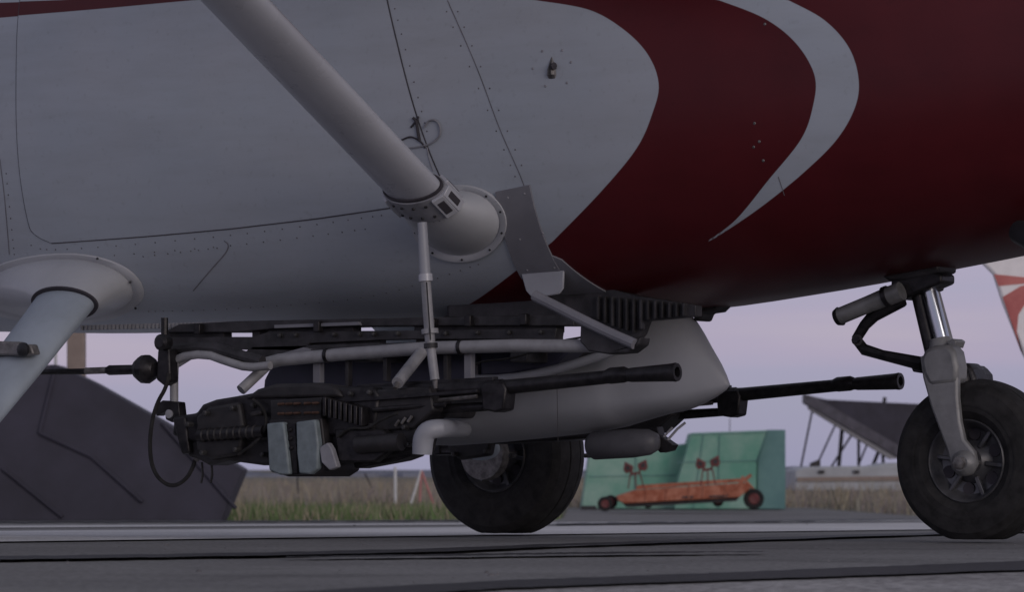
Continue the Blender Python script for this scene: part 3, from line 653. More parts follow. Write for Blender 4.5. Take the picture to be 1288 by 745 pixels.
for sc_, of in ((.84, .006), (.87, .014), (.99, .014), (1.0, .001)):
    rs.append([surf(*xv(579+(u-579)*sc_, 280+(v-280)*sc_), of) for u, v in base])
fl.rings(rs, cap=False); fl.build('fairing_flange', M['white'], sf, ang=60)
for t_ in (-.9, -.35, .25, .8, 1.5, 2.2, 2.9):
    qq = xv(579+56*math.cos(t_), 280+44*math.sin(t_)); n2 = nsurf(*qq); mb = MB(); mb.lathe(surf(*qq, .0145), n2, [(0, .005), (.004, .004)], 8); mb.build('screw', M['screw'], sf)
# clamp band round the strut root
cl = MB()
def band_ring(t0, t1, ra, rb, th):
    rs = [ell(A0+sd*t0, ex, ez, ra, rb), ell(A0+sd*t0, ex, ez, ra+th, rb+th), ell(A0+sd*t1, ex, ez, ra+th, rb+th), ell(A0+sd*t1, ex, ez, ra, rb)]
    return MB().rings(rs, closed=True)
clo = band_ring(-.075, .060, .130, .060, .013).build('strut_clamp', M['grey'], plane, bev=.001, ang=40)
band_ring(.061, .073, .129, .059, .008).build('rubber_edge', M['seam'], clo)
band_ring(-.088, -.076, .129, .059, .008).build('rubber_edge', M['seam'], clo)
for t_, wd in ((.12, .026), (.62, .030), (2.75, .028), (-.6, .03), (3.6, .03)):
    c = A0 - sd*.008 + ex*.143*math.cos(t_) - ez*.073*math.sin(t_); nn_ = nrm(ex*math.cos(t_)/.14 - ez*math.sin(t_)/.07); tg = np.cross(sd, nn_)
    MB().box(c + nn_*.002, (.120, wd+.022, .016), (sd, tg, nn_)).build('clamp_frame', M['strut'], clo, bev=.003)
    MB().box(c + nn_*.006, (.072, wd, .014), (sd, tg, nn_)).build('clamp_window', M['seam'], clo, bev=.002)
for t_ in (1.15, 1.55, 1.95, 2.3):
    c = A0 - sd*.008 + ex*.143*math.cos(t_) - ez*.073*math.sin(t_); nn_ = nrm(ex*math.cos(t_)/.14 - ez*math.sin(t_)/.07)
    for q_ in (-.035, .035): MB().lathe(c + sd*q_, nn_, [(0, .007), (.005, .006), (.007, .003)], 6).build('clamp_bolt', M['screw'], clo)
# wing
mb = MB(); rs = []
for y in (-7.9, -5, 0, 5, 7.9):
    ch = 1.95 - abs(y)*.09; x0 = 2.75 - abs(y)*.045; z0 = 2.74 + abs(y)*.045; prof = [(0, 0), (.05, .055), (.2, .095), (.45, .085), (.8, .03), (1, 0), (.8, -.015), (.45, -.045), (.2, -.05), (.05, -.03)]
    rs.append([np.array([x0 - ch*a, y, z0 + ch*b]) for a, b in prof])
mb.rings(rs); mb.build('wing', M['white'], plane)
# exhaust stub at the right edge
mb = MB(); mb.tube([P(1283, 292, -.42), P(1300, 300, -.5), P(1325, 318, -.6)], [.045, .05, .05], 16); mb.build('exhaust_pipe', M['screw'], plane)
# belly lumps
mb = MB(); mb.slab([(872, 372), (907, 370), (906, 384), (898, 392), (884, 394), (880, 404), (872, 404)], .0, .10); mb.build('belly_drain', M['dark'], plane, bev=.008)
mb = MB(); mb.slab([(1020, 352), (1085, 330), (1150, 322), (1180, 330), (1180, 342), (1140, 352), (1118, 354), (1105, 345)], -.07, .16); mb.build('gear_well_skirt', M['dark'], plane, bev=.01)

# main gear: near leg and fairing, far leg and wheel
def main_gear(sign, X0, foot, leg_mat, legname):
    # leg: tapered elliptical spring
    pass
Pa = P(104, 352, -.72); Pb = PX(14, 468, Pa[0]); ld = nrm(Pb-Pa); lx = np.array([1., 0, 0]); lz = np.cross(ld, lx)
leg = MB(); leg.rings([ell(Pa+ld*t_, lx, lz, ra, rb) for t_, ra, rb in ((.10, .158, .072), (.25, .152, .066), (.6, .145, .060), (1.0, .130, .05), (1.70, .11, .045))])
lg = leg.build('landing_gear_leg', M['pale'], plane, ang=60)
mb = MB(); q0 = P(-5, 440, -1.05); 
for (u, v, hh) in ((0, 440, .02), (22, 438, .016), (34, 441, .012)): pass
mb.slab([(-40, 428), (20, 430), (24, 434), (38, 433), (42, 446), (26, 449), (10, 447), (-40, 449)], -1.22, .05); mb.build('leg_bracket', M['worn'], lg, bev=.008)
mb = MB(); mb.lathe(P(30, 440, -1.235), (0, -1, 0), [(0, .03), (.012, .028), (.02, .014)], 12); mb.build('bracket_bolt', M['screw'], lg)
# fairing over the leg root
gf = MB(); base = []
def gell(t_, s=.88):                                      # teardrop outline in pixels
    return (84 + s*96*math.cos(t_)*(1 if math.cos(t_) > 0 else 1.25), 369 + s*50*math.sin(t_)*(1 if math.sin(t_) < 0 else .75))
rs = []
for f in (0, .15, .35, .55, .75, .9, 1.0):
    ring = []
    for k in range(48):
        t_ = k*2*math.pi/48; qq = xv(*gell(t_)); p0 = surf(*qq, .004); p1 = Pa + ld*.15 + lx*.172*math.cos(t_) - lz*.084*math.sin(t_)*(-1 if np.dot(lz, [0, 0, 1]) < 0 else 1)
        g_ = f**1.6; ring.append(p0*(1-g_) + p1*g_ + np.array([0, -1, .25])*math.sin(f*math.pi)*.028)
    rs.append(ring)
gf.rings(rs, cap=False); gfo = gf.build('gear_fairing', M['white'], plane, ang=60)
rs = [[surf(*xv(*gell(k*2*math.pi/48, sc_)), of) for k in range(48)] for sc_, of in ((.86, .006), (.90, .009), (1.0, .009), (1.015, .001))]
MB().rings(rs, cap=False).build('fairing_flange', M['white'], gfo, ang=60)
for u, v in ((10, 353), (58, 331), (125, 323), (166, 352), (172, 384)):
    qq = xv(u, v); mb = MB(); mb.lathe(surf(*qq, .014), nsurf(*qq), [(0, .006), (.006, .004)], 8); mb.build('screw', M['screw'], gfo)
# dark collar where leg leaves fairing
rs = [ell(Pa+ld*t_, lx, lz, ra, rb, 40) for t_, ra, rb in ((.15, .150, .066), (.15, .172, .086), (.160, .172, .086), (.160, .150, .066))]
MB().rings(rs, closed=True).build('fairing_seal', M['seam'], gfo)

def wheel(c, R_, W_, axis, rimR, parent, mrim, spokes=6):
    c = np.asarray(c, float); a = nrm(axis); h = W_/2; wo = bpy.data.objects.new('wheel', None); COL.objects.link(wo); wo.parent = parent; ORG[wo.name] = ORG[parent.name]
    prof = [(-h*.55, rimR*.98), (-h*.80, rimR*1.03), (-h*.97, rimR*1.22), (-h, (rimR+R_)/2), (-h*.93, R_*.87), (-h*.74, R_*.95), (-h*.45, R_*.985), (-h*.35, R_*.99), (-h*.33, R_*.975), (-h*.29, R_*.975), (-h*.27, R_*.995), (-h*.02, R_)]
    prof = prof + [(-p, q) for p, q in reversed(prof)] + [(h*.4, rimR*.9), (-h*.4, rimR*.9)]
    ty = MB().lathe(c, a, prof, 96, closed=True)
    zg = float(gz(np.dot(c-CAM, D0)))                       # the tyre flattens where it bears on the ground
    ty.v = [(x, y, max(z, zg + .0135 + max(0, .0)) if z < zg+.013 else z) for x, y, z in ty.v]
    ty.build('tyre', M['black'], wo, ang=25)
    s = a if np.dot(a, D0) < 0 else -a                     # side facing the photograph
    for sg in (s, -s):
        rm = MB().lathe(c, sg, [(h*.55, rimR*.99), (h*.82, rimR*1.03), (h*.86, rimR*1.0), (h*.80, rimR*.95), (h*.55, rimR*.88), (h*.42, rimR*.80), (h*.36, rimR*.55), (h*.5, rimR*.42), (h*.62, rimR*.34), (h*.64, rimR*.05), (h*.1, rimR*.04), (h*.1, rimR*.98)], 64, cap=False)
        rm.build('rim', mrim, wo, ang=30)
        _, b_, c_ = frame(sg)
        for k in range(spokes):
            t_ = k*2*math.pi/spokes + .4; d_ = b_*math.cos(t_) + c_*math.sin(t_); e_ = np.cross(sg, d_)
            MB().lathe(c + sg*h*.38 + d_*rimR*.68, sg, [(0, rimR*.16), (h*.06, rimR*.155), (h*.05, rimR*.02)], 14).build('rim_hole', M['seam'], wo)
            t2 = t_ + math.pi/spokes; d2 = b_*math.cos(t2) + c_*math.sin(t2); e2 = np.cross(sg, d2)
            MB().box(c + sg*h*.50 + d2*rimR*.66, (rimR*.5, rimR*.11, h*.16), (d2, e2, sg)).build('spoke', mrim, wo, bev=.004)
            MB().lathe(c + sg*h*.6 + d2*rimR*.28, sg, [(0, .008), (.012, .008), (.014, .004)], 6).build('bolt', M['worn'], wo)
        tr_ = MB().lathe(c, sg, [(h*.999, (rimR*1.35)), (h*1.012, rimR*1.40), (h*1.0, rimR*1.45)], 64); 
        tr_.f = [f for f in tr_.f if len(f) == 4]; tr_.build('sidewall_ring', M['black'], wo, ang=60)
    return wo
# near main wheel stands left of the frame, at the end of the near leg
foot = Pa + ld*1.70
wheel((foot[0], foot[1]-.20, .37), .38, .27, (0, 1, 0), .165, plane, M['rim'])
fc = P(637, 578, 1.78); rF = .382; fc[2] = float(gz(np.dot(fc-CAM, D0))) + rF - .006
wheel(fc, rF, .27, (0, 1, 0), .17, plane, M['rim'])
mb = MB(); mb.rings([ell(p, np.array([1., 0, 0]), np.array([0, .45, 1.]), ra, rb) for p, ra, rb in ((np.array([fc[0]+.1, .6, 1.02]), .14, .06), (np.array([fc[0]+.03, 1.15, .72]), .12, .045), (fc + np.array([0, -.18, .0]), .10, .04))]); mb.build('landing_gear_leg', M['pale'], plane, ang=60)
mb = MB(); mb.lathe(fc + np.array([0, -.16, 0]), (0, -1, 0), [(-.03, .07), (0, .12), (.05, .115), (.055, .03)], 24); mb.build('brake_disc', M['worn'], plane)

# ---------------- belly pod
rows = [(918, 483, 485, .004), (914, 471, 491, .018), (908, 457, 496, .036), (901, 444, 501, .054), (894, 431, 505, .070), (887, 417, 509, .086), (879, 403, 513, .102), (868, 390, 517, .118), (848, 382, 521, .138), (828, 382, 527, .150), (812, 386, 532, .162), (802, 394, 535, .172), (797, 415, 537, .180), (788, 432, 539, .187), (772, 443, 542, .192), (745, 451, 546, .198), (700, 462, 551, .20), (640, 474, 557, .20), (580, 486, 561, .19), (535, 512, 560, .14)]
mb = MB(); rs = []
for u, vt, vb, hw in rows:
    x = P(u, 480, 0)[0]; zt_, zb_ = P(u, vt, 0)[2], P(u, vb, 0)[2]; vm = float(np.interp(u, [535, 700, 850, 895, 918], [538, 512, 498, 488, 484])); vm = min(max(vm, vt+.6), vb-.6); zc = P(u, vm, 0)[2]; hu = zt_-zc; hl = zc-zb_
    ring = []
    for k in range(48):
        t_ = k*2*math.pi/48; cx_, sx_ = math.cos(t_), math.sin(t_); e = 2/2.6; 
        taper = 1.0 - .30*max(0, -sx_)**1.5                     # narrower keel
        ring.append(np.array([x - .25*hw, hw*taper*abs(cx_)**e*np.sign(cx_), zc + (hu if sx_ > 0 else hl)*abs(sx_)**e*np.sign(sx_)]))
    rs.append(ring)
mb.rings(rs); pod = mb.build('belly_pod', M['pod'], plane, ang=50)
mb = MB(); mb.tube([P(584, 541, -.22), P(572, 540, -.60), P(556, 539, -1.02), P(538, 541, -1.06), P(532, 552, -1.06), P(531, 572, -1.06)], [.030, .034, .036, .038, .041, .038], 16, sm=2); mb.build('elbow', M['pod'], pod)
mb = MB(); mb.tube([P(700, 462, -.23), P(702, 556, -.23)], .0015, 4); mb.build('pod_seam', M['seam'], pod)
mb = MB(); a, b = P(748, 561, -.05), P(828, 556, -.05); ax = nrm(b-a); Ln = np.linalg.norm(b-a)
mb.lathe(a, ax, [(-.03, .02), (-.02, .045), (0, .057), (Ln*.6, .058), (Ln*.85, .052), (Ln*.97, .036), (Ln, .012)], 24); mb.build('belly_tank', M['tankgrey'], plane, ang=50)
mb = MB(); mb.slab([(814, 540), (826, 537), (829, 548), (840, 556), (846, 560), (842, 567), (830, 570), (822, 562)], -.02, .05); mb.build('tank_bracket', M['gun'], plane, bev=.003)
mb = MB(); mb.tube([P(838, 556, 0), P(852, 540, .02), P(862, 532, .03)], .006, 6); mb.tube([P(833, 552, 0), P(846, 538, .02)], .005, 6); mb.build('tank_strap', M['grey'], plane)
# skid plate between belly and pod, with curved lip
mb = MB(); mb.slab([(688, 368), (720, 350), (800, 372), (875, 384), (875, 398), (812, 404), (806, 420), (798, 430), (770, 419), (735, 404), (704, 388)], -.42, .05); mb.build('rib_panel', M['dark'], plane, bev=.003)
for i, u in enumerate(range(750, 866, 9)):
    mb = MB(); v0 = 372 + (u-750)*.09; v1 = np.interp(u, [740, 770, 800, 812, 870], [398, 411, 420, 402, 396]); mb.slab([(u, v0), (u+2.4, v0), (u+2.4, v1), (u, v1)], -.445, .03); mb.build('rib', M['gun2'] if i % 2 else M['dark'], plane, bev=.001)
mb = MB(); mb.tube([P(u, v, -.79) for u, v in ((672, 372), (700, 386), (735, 404), (768, 420), (798, 433))], .021, 10, sm=1); mb.build('curved_lip', M['scuff'], plane)
mb = MB(); mb.slab([(730, 404), (798, 433), (805, 424), (803, 434), (790, 444), (765, 446), (740, 442), (729, 430)], -.785, .08); mb.build('lip_skirt', M['dark'], plane, bev=.006)
skinpoly([(696, 377), (794, 379), (707, 326), (688, 318)], .006, .006).build('belly_doubler', M['scuff'], plane)
mb = MB(); mb.slab([(560, 372), (640, 345), (700, 374), (735, 400), (700, 408), (560, 404)], -.38, .5); mb.build('belly_sump', M['dark'], plane, bev=.02)

# ---------------- nose gear
ng = bpy.data.objects.new('nose_gear', None); COL.objects.link(ng); ng.parent = plane; ORG[ng.name] = ORG['airplane']
def PT(name, mb, m, bev=0, ang=35, par=None): return mb.build(name, M[m], par or ng, bev=bev, ang=ang)
PT('upper_housing', MB().tube([P(1160, 300, .03), P(1166, 350, .03), P(1169, 368, .03)], [.075, .078, .055], 20), 'dark')
PT('top_collar', MB().lathe(P(1170, 340, .03), P(1175, 365, .03)-P(1170, 340, .03), [(0, .05), (.005, .072), (.05, .075), (.06, .05)], 20), 'gun')
PT('housing_arm', MB().slab([(1120, 352), (1160, 335), (1184, 345), (1184, 356), (1160, 366), (1134, 378), (1120, 372)], -.06, .12), 'gun', bev=.01)
PT('steering_cylinder', MB().tube([P(1056, 398, -.10), P(1092, 383, -.10), P(1122, 371, -.10), P(1134, 366, -.10)], [.033, .033, .037, .037], 20), 'fork')
PT('cylinder_cap', MB().tube([P(1052, 400, -.10), P(1057, 398, -.10)], [.031, .038], 20), 'gun')
PT('cylinder_band', MB().tube([P(1113, 374, -.10), P(1118, 372, -.10)], .041, 20), 'gun')
for sd_, yy in ((0, -.06), (1, .06)):
    PT('torque_link', MB().tube([P(1134, 376, yy), P(1100, 396, yy), P(1088, 409, yy), P(1077, 427, yy)], [.034, .028, .023, .021], 8), 'gun')
    PT('torque_link', MB().tube([P(1077, 427, yy), P(1087, 440, yy), P(1110, 447, yy), P(1160, 458, yy)], [.021, .023, .020, .027], 8), 'gun')
PT('link_pin', MB().tube([P(1078, 428, -.10), P(1078, 428, .10)], .022, 12), 'gun')
PT('link_bolt', MB().lathe(P(1078, 428, -.10), (0, -1, 0), [(0, .014), (.015, .012)], 6), 'gun')
PT('outer_tube', MB().tube([P(1152, 360, 0), P(1172, 445, 0)], .026, 16), 'gun')
PT('chrome_piston', MB().tube([P(1168, 362, 0), P(1188, 440, 0)], .031, 24), 'chrome')
PT('brace_tube', MB().tube([P(1178, 365, .06), P(1197, 435, .06)], .012, 12), 'grey')
PT('fork_crown', MB().slab([(1157, 452), (1162, 440), (1172, 435), (1192, 433), (1200, 442), (1204, 462), (1203, 482), (1168, 486), (1160, 470)], -.171, .10), 'fork', bev=.018)
PT('piston_socket', MB().tube([P(1182, 426, 0), P(1184, 436, 0), P(1190, 462, 0), P(1196, 486, 0)], [.040, .048, .062, .058], 24), 'fork')
PT('shaded_fork_bridge', MB().slab([(1176, 470), (1186, 460), (1206, 458), (1216, 470), (1218, 492), (1178, 492)], -.08, .24), 'gun', bev=.02)  # far part of the fork, its shade put into the dark colour
PT('crown_ear', MB().slab([(1190, 432), (1198, 426), (1203, 429), (1200, 438)], -.05, .08), 'fork', bev=.004)
armp = [(1156, 448), (1198, 444), (1204, 470), (1204, 500), (1207, 530), (1212, 553), (1224, 568), (1228, 584), (1220, 598), (1206, 600), (1196, 590), (1190, 566), (1181, 542), (1170, 512), (1160, 476)]
for yy in (-.165, .13):
    off = P(1212, 583, 0)
    mb = MB(); pts = [P(u, max(v, 478) if yy > 0 else v, -.165) for u, v in (armp if yy < 0 else armp[0:1]+armp[3:-1])]; mb.prism([p + np.array([0, yy+.165, 0]) for p in pts], (0, .036, 0)); PT('fork_arm', mb, 'fork' if yy < 0 else 'gun', bev=.010)  # far arm coloured darker than the near one to stand for its shade
hub = P(1212, 583, -.17)
PT('axle_boss', MB().lathe(hub + np.array([0, .01, 0]), (0, -1, 0), [(0, .050), (.018, .047), (.03, .036), (.038, .030)], 24), 'fork')
PT('axle_nut', MB().lathe(hub - np.array([0, .028, 0]), (0, -1, 0), [(0, .026), (.02, .024), (.026, .012)], 6), 'worn')
PT('axle', MB().tube([hub + np.array([0, -.02, 0]), hub + np.array([0, .36, 0])], .018, 12), 'worn')
PT('far_fork_shade', MB().slab([(1203, 500), (1203, 462), (1210, 455), (1220, 460), (1226, 475), (1228, 500)], -.06, .12), 'gun', bev=.02)  # dark block for the fork's far side, with the shade painted in
PT('stop_block', MB().slab([(1144, 458), (1160, 458), (1160, 470), (1148, 468)], -.06, .1), 'gun', bev=.004)
nc = hub.copy(); nc[1] = 0.0; nc[0] -= .024; R_n = .314; nc[2] = R_n - .004
wheel(nc, R_n, .245, (0, 1, 0), .155, plane, M['rim'])

# ================================================================== GUN RACK
org = P(400, 500, -.9)
rack = thing('gun_rack', P(450, 440, -.6), 'grey tubular gun rack with dark rails hanging under the airplane belly', 'gun rack')
def RK(name, mb, m, bev=0, ang=35, par=None): return mb.build(name, M[m], par or rack, bev=bev, ang=ang)
def sl(a, b, va, vb, h0, h1=None): h1 = h0 if h1 is None else h1; return [(a, va), (b, vb), (b, vb+h1), (a, va+h0)]
# rails with gaps
RK('rail', MB().slab([(205, 418), (225, 408), (300, 404), (720, 396), (722, 410), (522, 410), (445, 411), (340, 414), (300, 418)], -.55, .12), 'dark', bev=.004)
RK('rail', MB().slab([(205, 424), (317, 424), (340, 417), (445, 416.5), (520, 416), (700, 413), (698, 427), (522, 427), (478, 428), (390, 432), (380, 442), (300, 440), (205, 438)], -.55, .06), 'dark', bev=.003)
RK('rail', MB().slab([(300, 448), (318, 436), (476, 432), (524, 431), (740, 427), (740, 438), (340, 450)], -.55, .05), 'dark', bev=.003)
for a, b, va, vb in ((205, 281, 416, 416), (317, 326, 416, 416), (336, 345, 412, 412), (345, 444, 408, 408), (521, 700, 406, 406)):
    RK('spacer', MB().slab(sl(a, b, va, vb, 12), -.52, .06), 'dark', bev=.002)
for a, b in ((300, 380), (389, 477), (523, 700)):
    RK('spacer', MB().slab(sl(a, b, 426, 422, 12), -.52, .05), 'dark', bev=.002)
RK('cover_strip', MB().slab([(345, 409), (450, 405), (452, 409), (345, 413)], -.57, .02), 'scuff')
RK('cover_strip', MB().slab([(350, 446), (382, 437), (392, 440), (372, 450)], -.57, .02), 'scuff')
# tubes
RK('main_tube', MB().tube([P(u, v, -.74) for u, v in ((322, 461), (352, 453), (430, 446), (540, 438), (650, 435), (740, 435.5))] + [P(775, 436, -.72)], .026, 14), 'tube')
RK('front_loop', MB().tube([P(u, v, -.86) for u, v in ((219, 528), (219, 462), (222, 450), (258, 445), (285, 455), (312, 463), (340, 460))], .0175, 12, sm=1), 'tube')
RK('loop_top', MB().tube([P(u, v, -.84) for u, v in ((214, 441), (262, 436), (300, 447), (330, 455))], .024, 10, sm=1), 'dark')
RK('gusset', MB().slab([(212, 434), (246, 434), (240, 452), (224, 462), (214, 462)], -.85, .01), 'tube')
RK('diagonal_brace', MB().tube([P(338, 458, -.74), P(303, 491, -.86)], .022, 12), 'tube')
RK('stub_brace', MB().tube([P(530, 444, -.78), P(500, 482, -1.0)], .024, 14), 'tube')
RK('stub_bolt', MB().tube([P(500, 482, -1.0), P(497, 489, -1.02)], .010, 8), 'worn')
for u, v0, v1, wd, m_ in ((398, 452, 482, 9, 'scuff'), (436, 452, 486, 4, 'dark'), (484, 446, 480, 5, 'dark'), (588, 440, 492, 9, 'scuff'), (560, 440, 488, 5, 'dark')):
    RK('hanger', MB().slab([(u-wd/2, v0), (u+wd/2, v0), (u+wd/2, v1), (u-wd/2, v1)], -.72, .03), m_, bev=.002)
RK('lower_tube', MB().tube([P(u, v, -.42) for u, v in ((588, 478), (640, 477), (690, 468), (740, 453), (775, 441))], .019, 12, sm=1), 'pod')
RK('side_bin', MB().slab([(345, 452), (600, 440), (600, 500), (330, 500), (332, 478)], -.40, .30), 'blue', bev=.01)
RK('side_bin', MB().slab([(604, 442), (720, 438), (700, 458), (640, 472), (604, 474)], -.40, .12), 'blue', bev=.01)
RK('side_bin', MB().slab([(600, 470), (700, 460), (700, 520), (560, 530), (560, 500)], -.15, .25), 'blue', bev=.01)
RK('cross_beam', MB().box(P(565, 452, 0), (.10, 1.3, .05)), 'dark', bev=.006)
RK('cross_beam', MB().box(P(745, 452, 0), (.08, 1.1, .05)), 'dark', bev=.006)
RK('cradle', MB().slab([(250, 545), (252, 512), (300, 498), (480, 492), (600, 486), (600, 500), (500, 512), (460, 545)], -.82, .05), 'gun2', bev=.006)
RK('bolt', MB().lathe(P(437, 494, -.86), (0, -1, 0), [(0, .02), (.02, .018), (.024, .008)], 8), 'worn')
for u in (352, 372, 420, 452, 470, 500, 560, 600, 640, 680): RK('rail_bolt', MB().lathe(P(u, 422-(u-350)*.012, -.56), (0, -1, 0), [(-.02, .010), (.006, .010), (.010, .005)], 6), 'worn2')
for u, v in ((412, 447.5), (580, 437.2)): RK('tube_tie', MB().tube([P(u-2, v+.2, -.74), P(u+2, v-.2, -.74)], .0295, 14), 'gun')
RK('wire', MB().tube([P(u, v, -.60) for u, v in ((585, 470), (600, 455), (640, 452), (668, 444), (700, 430), (735, 424))], .005, 6, sm=2), 'black')
for u, v in ((545, 408), (590, 404), (660, 402), (250, 414), (400, 411)): RK('rail_clip', MB().box(P(u, v, -.57), (.03, .03, .045)), 'gun', bev=.004)
# brace rod from the strut root to the rack
br = MB(); pts = [P(531, 280, -1.0), P(535, 348, -1.0), P(541, 430, -1.0), P(547, 478, -1.0)]
RK('brace_rod', MB().tube([pts[0], pts[1]], [.019, .022], 12), 'pod'); RK('brace_rod', MB().tube([pts[1]+np.array([0, 0, -.0]), pts[2]], .020, 12), 'tube'); RK('brace_rod', MB().tube([pts[2], pts[3]], .018, 12), 'tube')
RK('rod_collar', MB().tube([P(535, 345, -1.0), P(535.6, 354, -1.0)], .028, 12), 'strut'); RK('rod_collar', MB().tube([P(540.5, 414, -1.0), P(541, 420, -1.0)], .033, 12), 'tube')
RK('rod_collar', MB().tube([P(541.6, 432, -1.0), P(542, 438, -1.0)], .027, 12), 'dark')
RK('rod_wire', MB().tube([P(536.5, 355, -1.03), P(541.5, 428, -1.03)], .003, 6), 'dark')
RK('rod_tip', MB().tube([P(547, 478, -1.0), P(548, 489, -1.0)], [.012, .007], 8), 'worn')
# aft push rod with ball
RK('push_rod', MB().tube([P(-60, 472, -.9), P(62, 468, -.9), P(108, 467.5, -.9)], [.010, .012, .013], 10), 'gun')
RK('push_rod_sleeve', MB().tube([P(108, 467, -.9), P(136, 466, -.9)], .014, 12), 'worn')
RK('push_rod_end', MB().tube([P(134, 466.3, -.9), P(138, 466, -.9), P(176, 465, -.9)], [.014, .021, .020], 14), 'gun')
RK('ball_joint', MB().lathe(P(170, 465, -.9), (1, 0, 0), [(0, .018), (.010, .038), (.040, .058), (.065, .060), (.085, .050), (.105, .030)], 14), 'gun', ang=20)
RK('ball_socket', MB().slab([(198, 440), (212, 438), (214, 480), (206, 486), (196, 478)], -.92, .06), 'gun', bev=.008)
RK('knob', MB().lathe(P(206, 431, -.93), (0, -1, 0), [(-.03, .02), (-.02, .032), (.02, .034), (.03, .02)], 14), 'gun')
RK('knob_post', MB().tube([P(207, 400, -.9), P(207, 430, -.9)], .015, 10), 'gun')
RK('clamp_block', MB().slab([(195, 510), (204, 504), (224, 506), (226, 524), (216, 532), (208, 528), (207, 518), (196, 524)], -.89, .05), 'gun', bev=.004)
RK('clamp_eye', MB().lathe(P(214, 521, -.92), (0, -1, 0), [(0, .016), (.01, .018), (.012, .010)], 12), 'tube')
RK('cable', MB().tube([P(u, v, -.93) for u, v in ((212, 470), (209, 488), (198, 506), (191, 530), (188, 560), (191, 588), (202, 606), (218, 613), (234, 604), (243, 588), (246, 576))], .0085, 8, sm=2), 'black')
RK('cable_plug', MB().tube([P(246, 578, -.93), P(252, 572, -.93)], .014, 10), 'worn')
for u in (254, 266): RK('dangling_strap', MB().tube([P(u, 582, -.9), P(u+1, 598, -.9), P(u-1, 608, -.9)], .005, 6), 'gun2')

# ================================================================== MACHINE GUNS
gun = thing('machine_gun', org, 'near black machine gun whose barrel crosses in front of the grey pod', 'machine gun', 'black machine guns mounted under the airplane')
YG = -.90
def GN(name, mb, m='gun', bev=0, ang=35, par=None): return mb.build(name, M[m], par or gun, bev=bev, ang=ang)
GN('receiver', MB().slab([(216, 548), (218, 524), (246, 520), (254, 509), (270, 503), (300, 498), (330, 492), (372, 488), (470, 487), (476, 500), (470, 545), (380, 552), (300, 556), (240, 556)], YG-.09, .18), bev=.012)
GN('lower_housing', MB().slab([(226, 540), (300, 536), (520, 530), (527, 548), (522, 569), (500, 575), (440, 583), (330, 586), (286, 580), (262, 586), (248, 578), (236, 575)], YG-.07, .14), 'gun2', bev=.012)
GN('feed_cover', MB().slab([(306, 502), (322, 490), (345, 483), (392, 482), (420, 486), (430, 500)], YG-.11, .14), 'gun2', bev=.014)
GN('buffer_box', MB().slab([(246, 524), (262, 512), (300, 506), (306, 540), (300, 572), (262, 578), (246, 566)], YG-.115, .05), 'gun2', bev=.012)
GN('rear_plate', MB().slab([(216, 526), (232, 524), (238, 570), (228, 572)], YG-.10, .20), 'gun', bev=.008)
GN('recoil_spring_tube', MB().tube([P(250, 548, YG-.12), P(332, 543, YG-.12)], .024, 14), 'gun')
for k in range(9): GN('spring_ring', MB().lathe(P(256+k*8, 547.6-k*.5, YG-.12), (1, 0, 0), [(0, .025), (.005, .029), (.010, .025)], 14), 'gun2')
for u, v in ((258, 520), (292, 514), (254, 570), (296, 566), (318, 510), (412, 494), (440, 496), (464, 494), (466, 536), (330, 572), (430, 572), (508, 538), (512, 560), (236, 534)):
    GN('bolt', MB().lathe(P(u, v, YG-.135 if u < 300 else YG-.10), (0, -1, 0), [(-.03, .011), (.004, .011), (.008, .006)], 6), 'worn2')
for k in range(8):
    u = 412 + k*6.5; GN('feed_chute_link', MB().box(P(u, 512+k*1.8, YG-.115), (.016, .05, .075)), 'gun', bev=.004)
GN('charging_handle', MB().tube([P(330, 520, YG-.10), P(326, 520, YG-.16), P(316, 522, YG-.17)], .011, 8), 'gun')
GN('side_rail', MB().slab([(414, 503), (472, 499), (600, 490), (600, 494), (472, 504), (414, 508)], YG-.10, .02), 'gun', bev=.002)
GN('hose', MB().tube([P(u, v, YG-.12) for u, v in ((300, 572), (318, 560), (330, 548), (336, 530), (330, 512), (318, 503))], .007, 8, sm=2), 'black')
GN('hose', MB().tube([P(u, v, YG-.13) for u, v in ((424, 550), (440, 538), (462, 540), (480, 528), (500, 520))], .006, 8, sm=2), 'black')
GN('underslung_bracket', MB().slab([(440, 572), (520, 566), (516, 574), (500, 580), (446, 590)], YG-.05, .1), 'gun', bev=.006)
GN('front_trunnion', MB().slab([(455, 492), (540, 486), (545, 516), (520, 540), (455, 545)], YG-.08, .14), 'gun2', bev=.008)
GN('trigger_unit', MB().slab([(420, 540), (480, 540), (500, 560), (470, 582), (425, 582)], YG-.12, .05), 'gun', bev=.008)
GN('solenoid', MB().tube([P(450, 560, YG-.13), P(505, 556, YG-.13)], .035, 16), 'gun2')
GN('barrel_shroud', MB().tube([P(440, 500, YG), P(540, 492, YG), P(632, 487, YG)], [.042, .036, .031], 18))
GN('barrel', MB().tube([P(620, 488, YG), P(640, 487, YG), P(700, 481, YG), P(790, 472, YG)], [.030, .0285, .027, .025], 20))
GN('barrel_collar', MB().tube([P(762, 474.5, YG), P(768, 473, YG), P(785, 471.5, YG), P(790, 472, YG)], [.025, .031, .031, .025], 16))
GN('muzzle_flash_hider', MB().lathe(P(788, 472.3, YG), P(858, 468, YG)-P(788, 472.3, YG), [(0, .022), (.02, .027), (.20, .034), (.213, .036), (.222, .034), (.222, .020), (.05, .012)], 24))
GN('gas_tube', MB().tube([P(500, 522, YG+.01), P(560, 515, YG+.01), P(620, 511, YG+.01)], [.022, .021, .018], 14))
GN('gas_block', MB().slab([(604, 486), (612, 481), (632, 481), (636, 490), (633, 516), (622, 519), (606, 516)], YG-.04, .08), bev=.008)
GN('tube_sleeve', MB().tube([P(520, 507, YG-.03), P(600, 499, YG-.03)], .008, 8), 'worn')
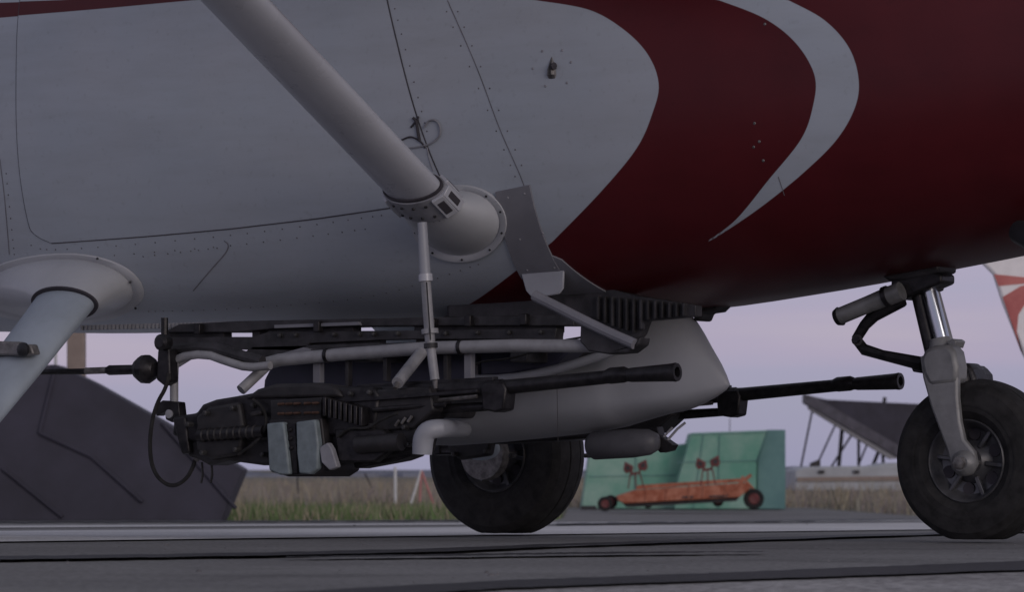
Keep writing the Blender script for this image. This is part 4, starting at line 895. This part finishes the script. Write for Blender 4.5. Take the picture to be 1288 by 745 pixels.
GN('cocking_rod', MB().tube([P(470, 516, YG-.10), P(560, 509, YG-.06)], .010, 8), 'gun')
GN('top_rib', MB().slab([(448, 484), (620, 474), (620, 480), (448, 492)], YG-.02, .04), 'gun', bev=.003)
for u, v in ((500, 532), (508, 529), (516, 527)): GN('spring_coil', MB().tube([P(u-3, v+4, YG-.09), P(u+2, v-3, YG-.09)], .006, 8), 'worn')
GN('latch_plate', MB().slab([(483, 563), (494, 561), (494, 568), (484, 569)], YG-.10, .02), 'tube', bev=.002)
# ammunition box with grey green plates and the belt above it
bx_ = MB().slab([(338, 528), (404, 526), (408, 560), (408, 592), (396, 600), (362, 600), (340, 594)], YG-.13, .24); ab = GN('ammunition_box', bx_, 'gun2', bev=.006)
GN('box_plate', MB().slab([(335, 533), (356, 531), (360, 560), (364, 597), (352, 598), (338, 592)], YG-.16, .035), 'olive', bev=.007, par=ab)
GN('box_plate', MB().slab([(372, 531), (396, 528), (400, 560), (399, 590), (390, 597), (376, 596), (373, 570)], YG-.16, .035), 'olive', bev=.007, par=ab)
GN('box_spine', MB().slab([(358, 534), (371, 533), (374, 596), (366, 597)], YG-.14, .02), 'gun', bev=.003, par=ab)
for k, v in enumerate((541, 552, 564)): GN('spine_rivet', MB().lathe(P(365+k*.6, v, YG-.142), (0, -1, 0), [(0, .010), (.006, .006)], 8), 'gun', par=ab)
GN('side_lever', MB().slab([(401, 563), (412, 557), (417, 565), (424, 588), (414, 592), (404, 582)], YG-.15, .03), 'grey', bev=.005)
GN('feed_tray', MB().slab([(340, 504), (404, 500), (404, 530), (340, 532)], YG-.12, .22), 'gun2', bev=.004)
for r_i, v in enumerate((509, 521)):
    for k in range(5):
        u = 350 + k*10 + (3 if k > 2 else 0)
        GN('cartridge', MB().tube([P(u, v - k*.3, YG-.145), P(u+6.5, v-.4 - k*.3, YG-.145), P(u+8.5, v-.5-k*.3, YG-.145)], [.0065, .0065, .003], 8), 'copper')
# far gun: same kind, on the other side of the rack
g2_ = copy_tree(gun, None, ('ammunition_box', 'side_lever', 'cartridge', 'feed_tray', 'trigger_unit', 'solenoid', 'lower_housing', 'spring_coil', 'hose', 'underslung_bracket', 'latch_plate')); g2_.location = Vector(org) + Vector((0, 1.80, 0)); g2_['label'] = 'far black machine gun whose muzzle sticks out between the pod and the nose gear'
RK('gun_cross_tube', MB().tube([P(470, 515, -.88), P(470, 515, -.88)+np.array([0, 1.76, 0])], .03, 12), 'dark')
# wire from the shed-side strap under the far barrel
print('objects', len(bpy.data.objects))
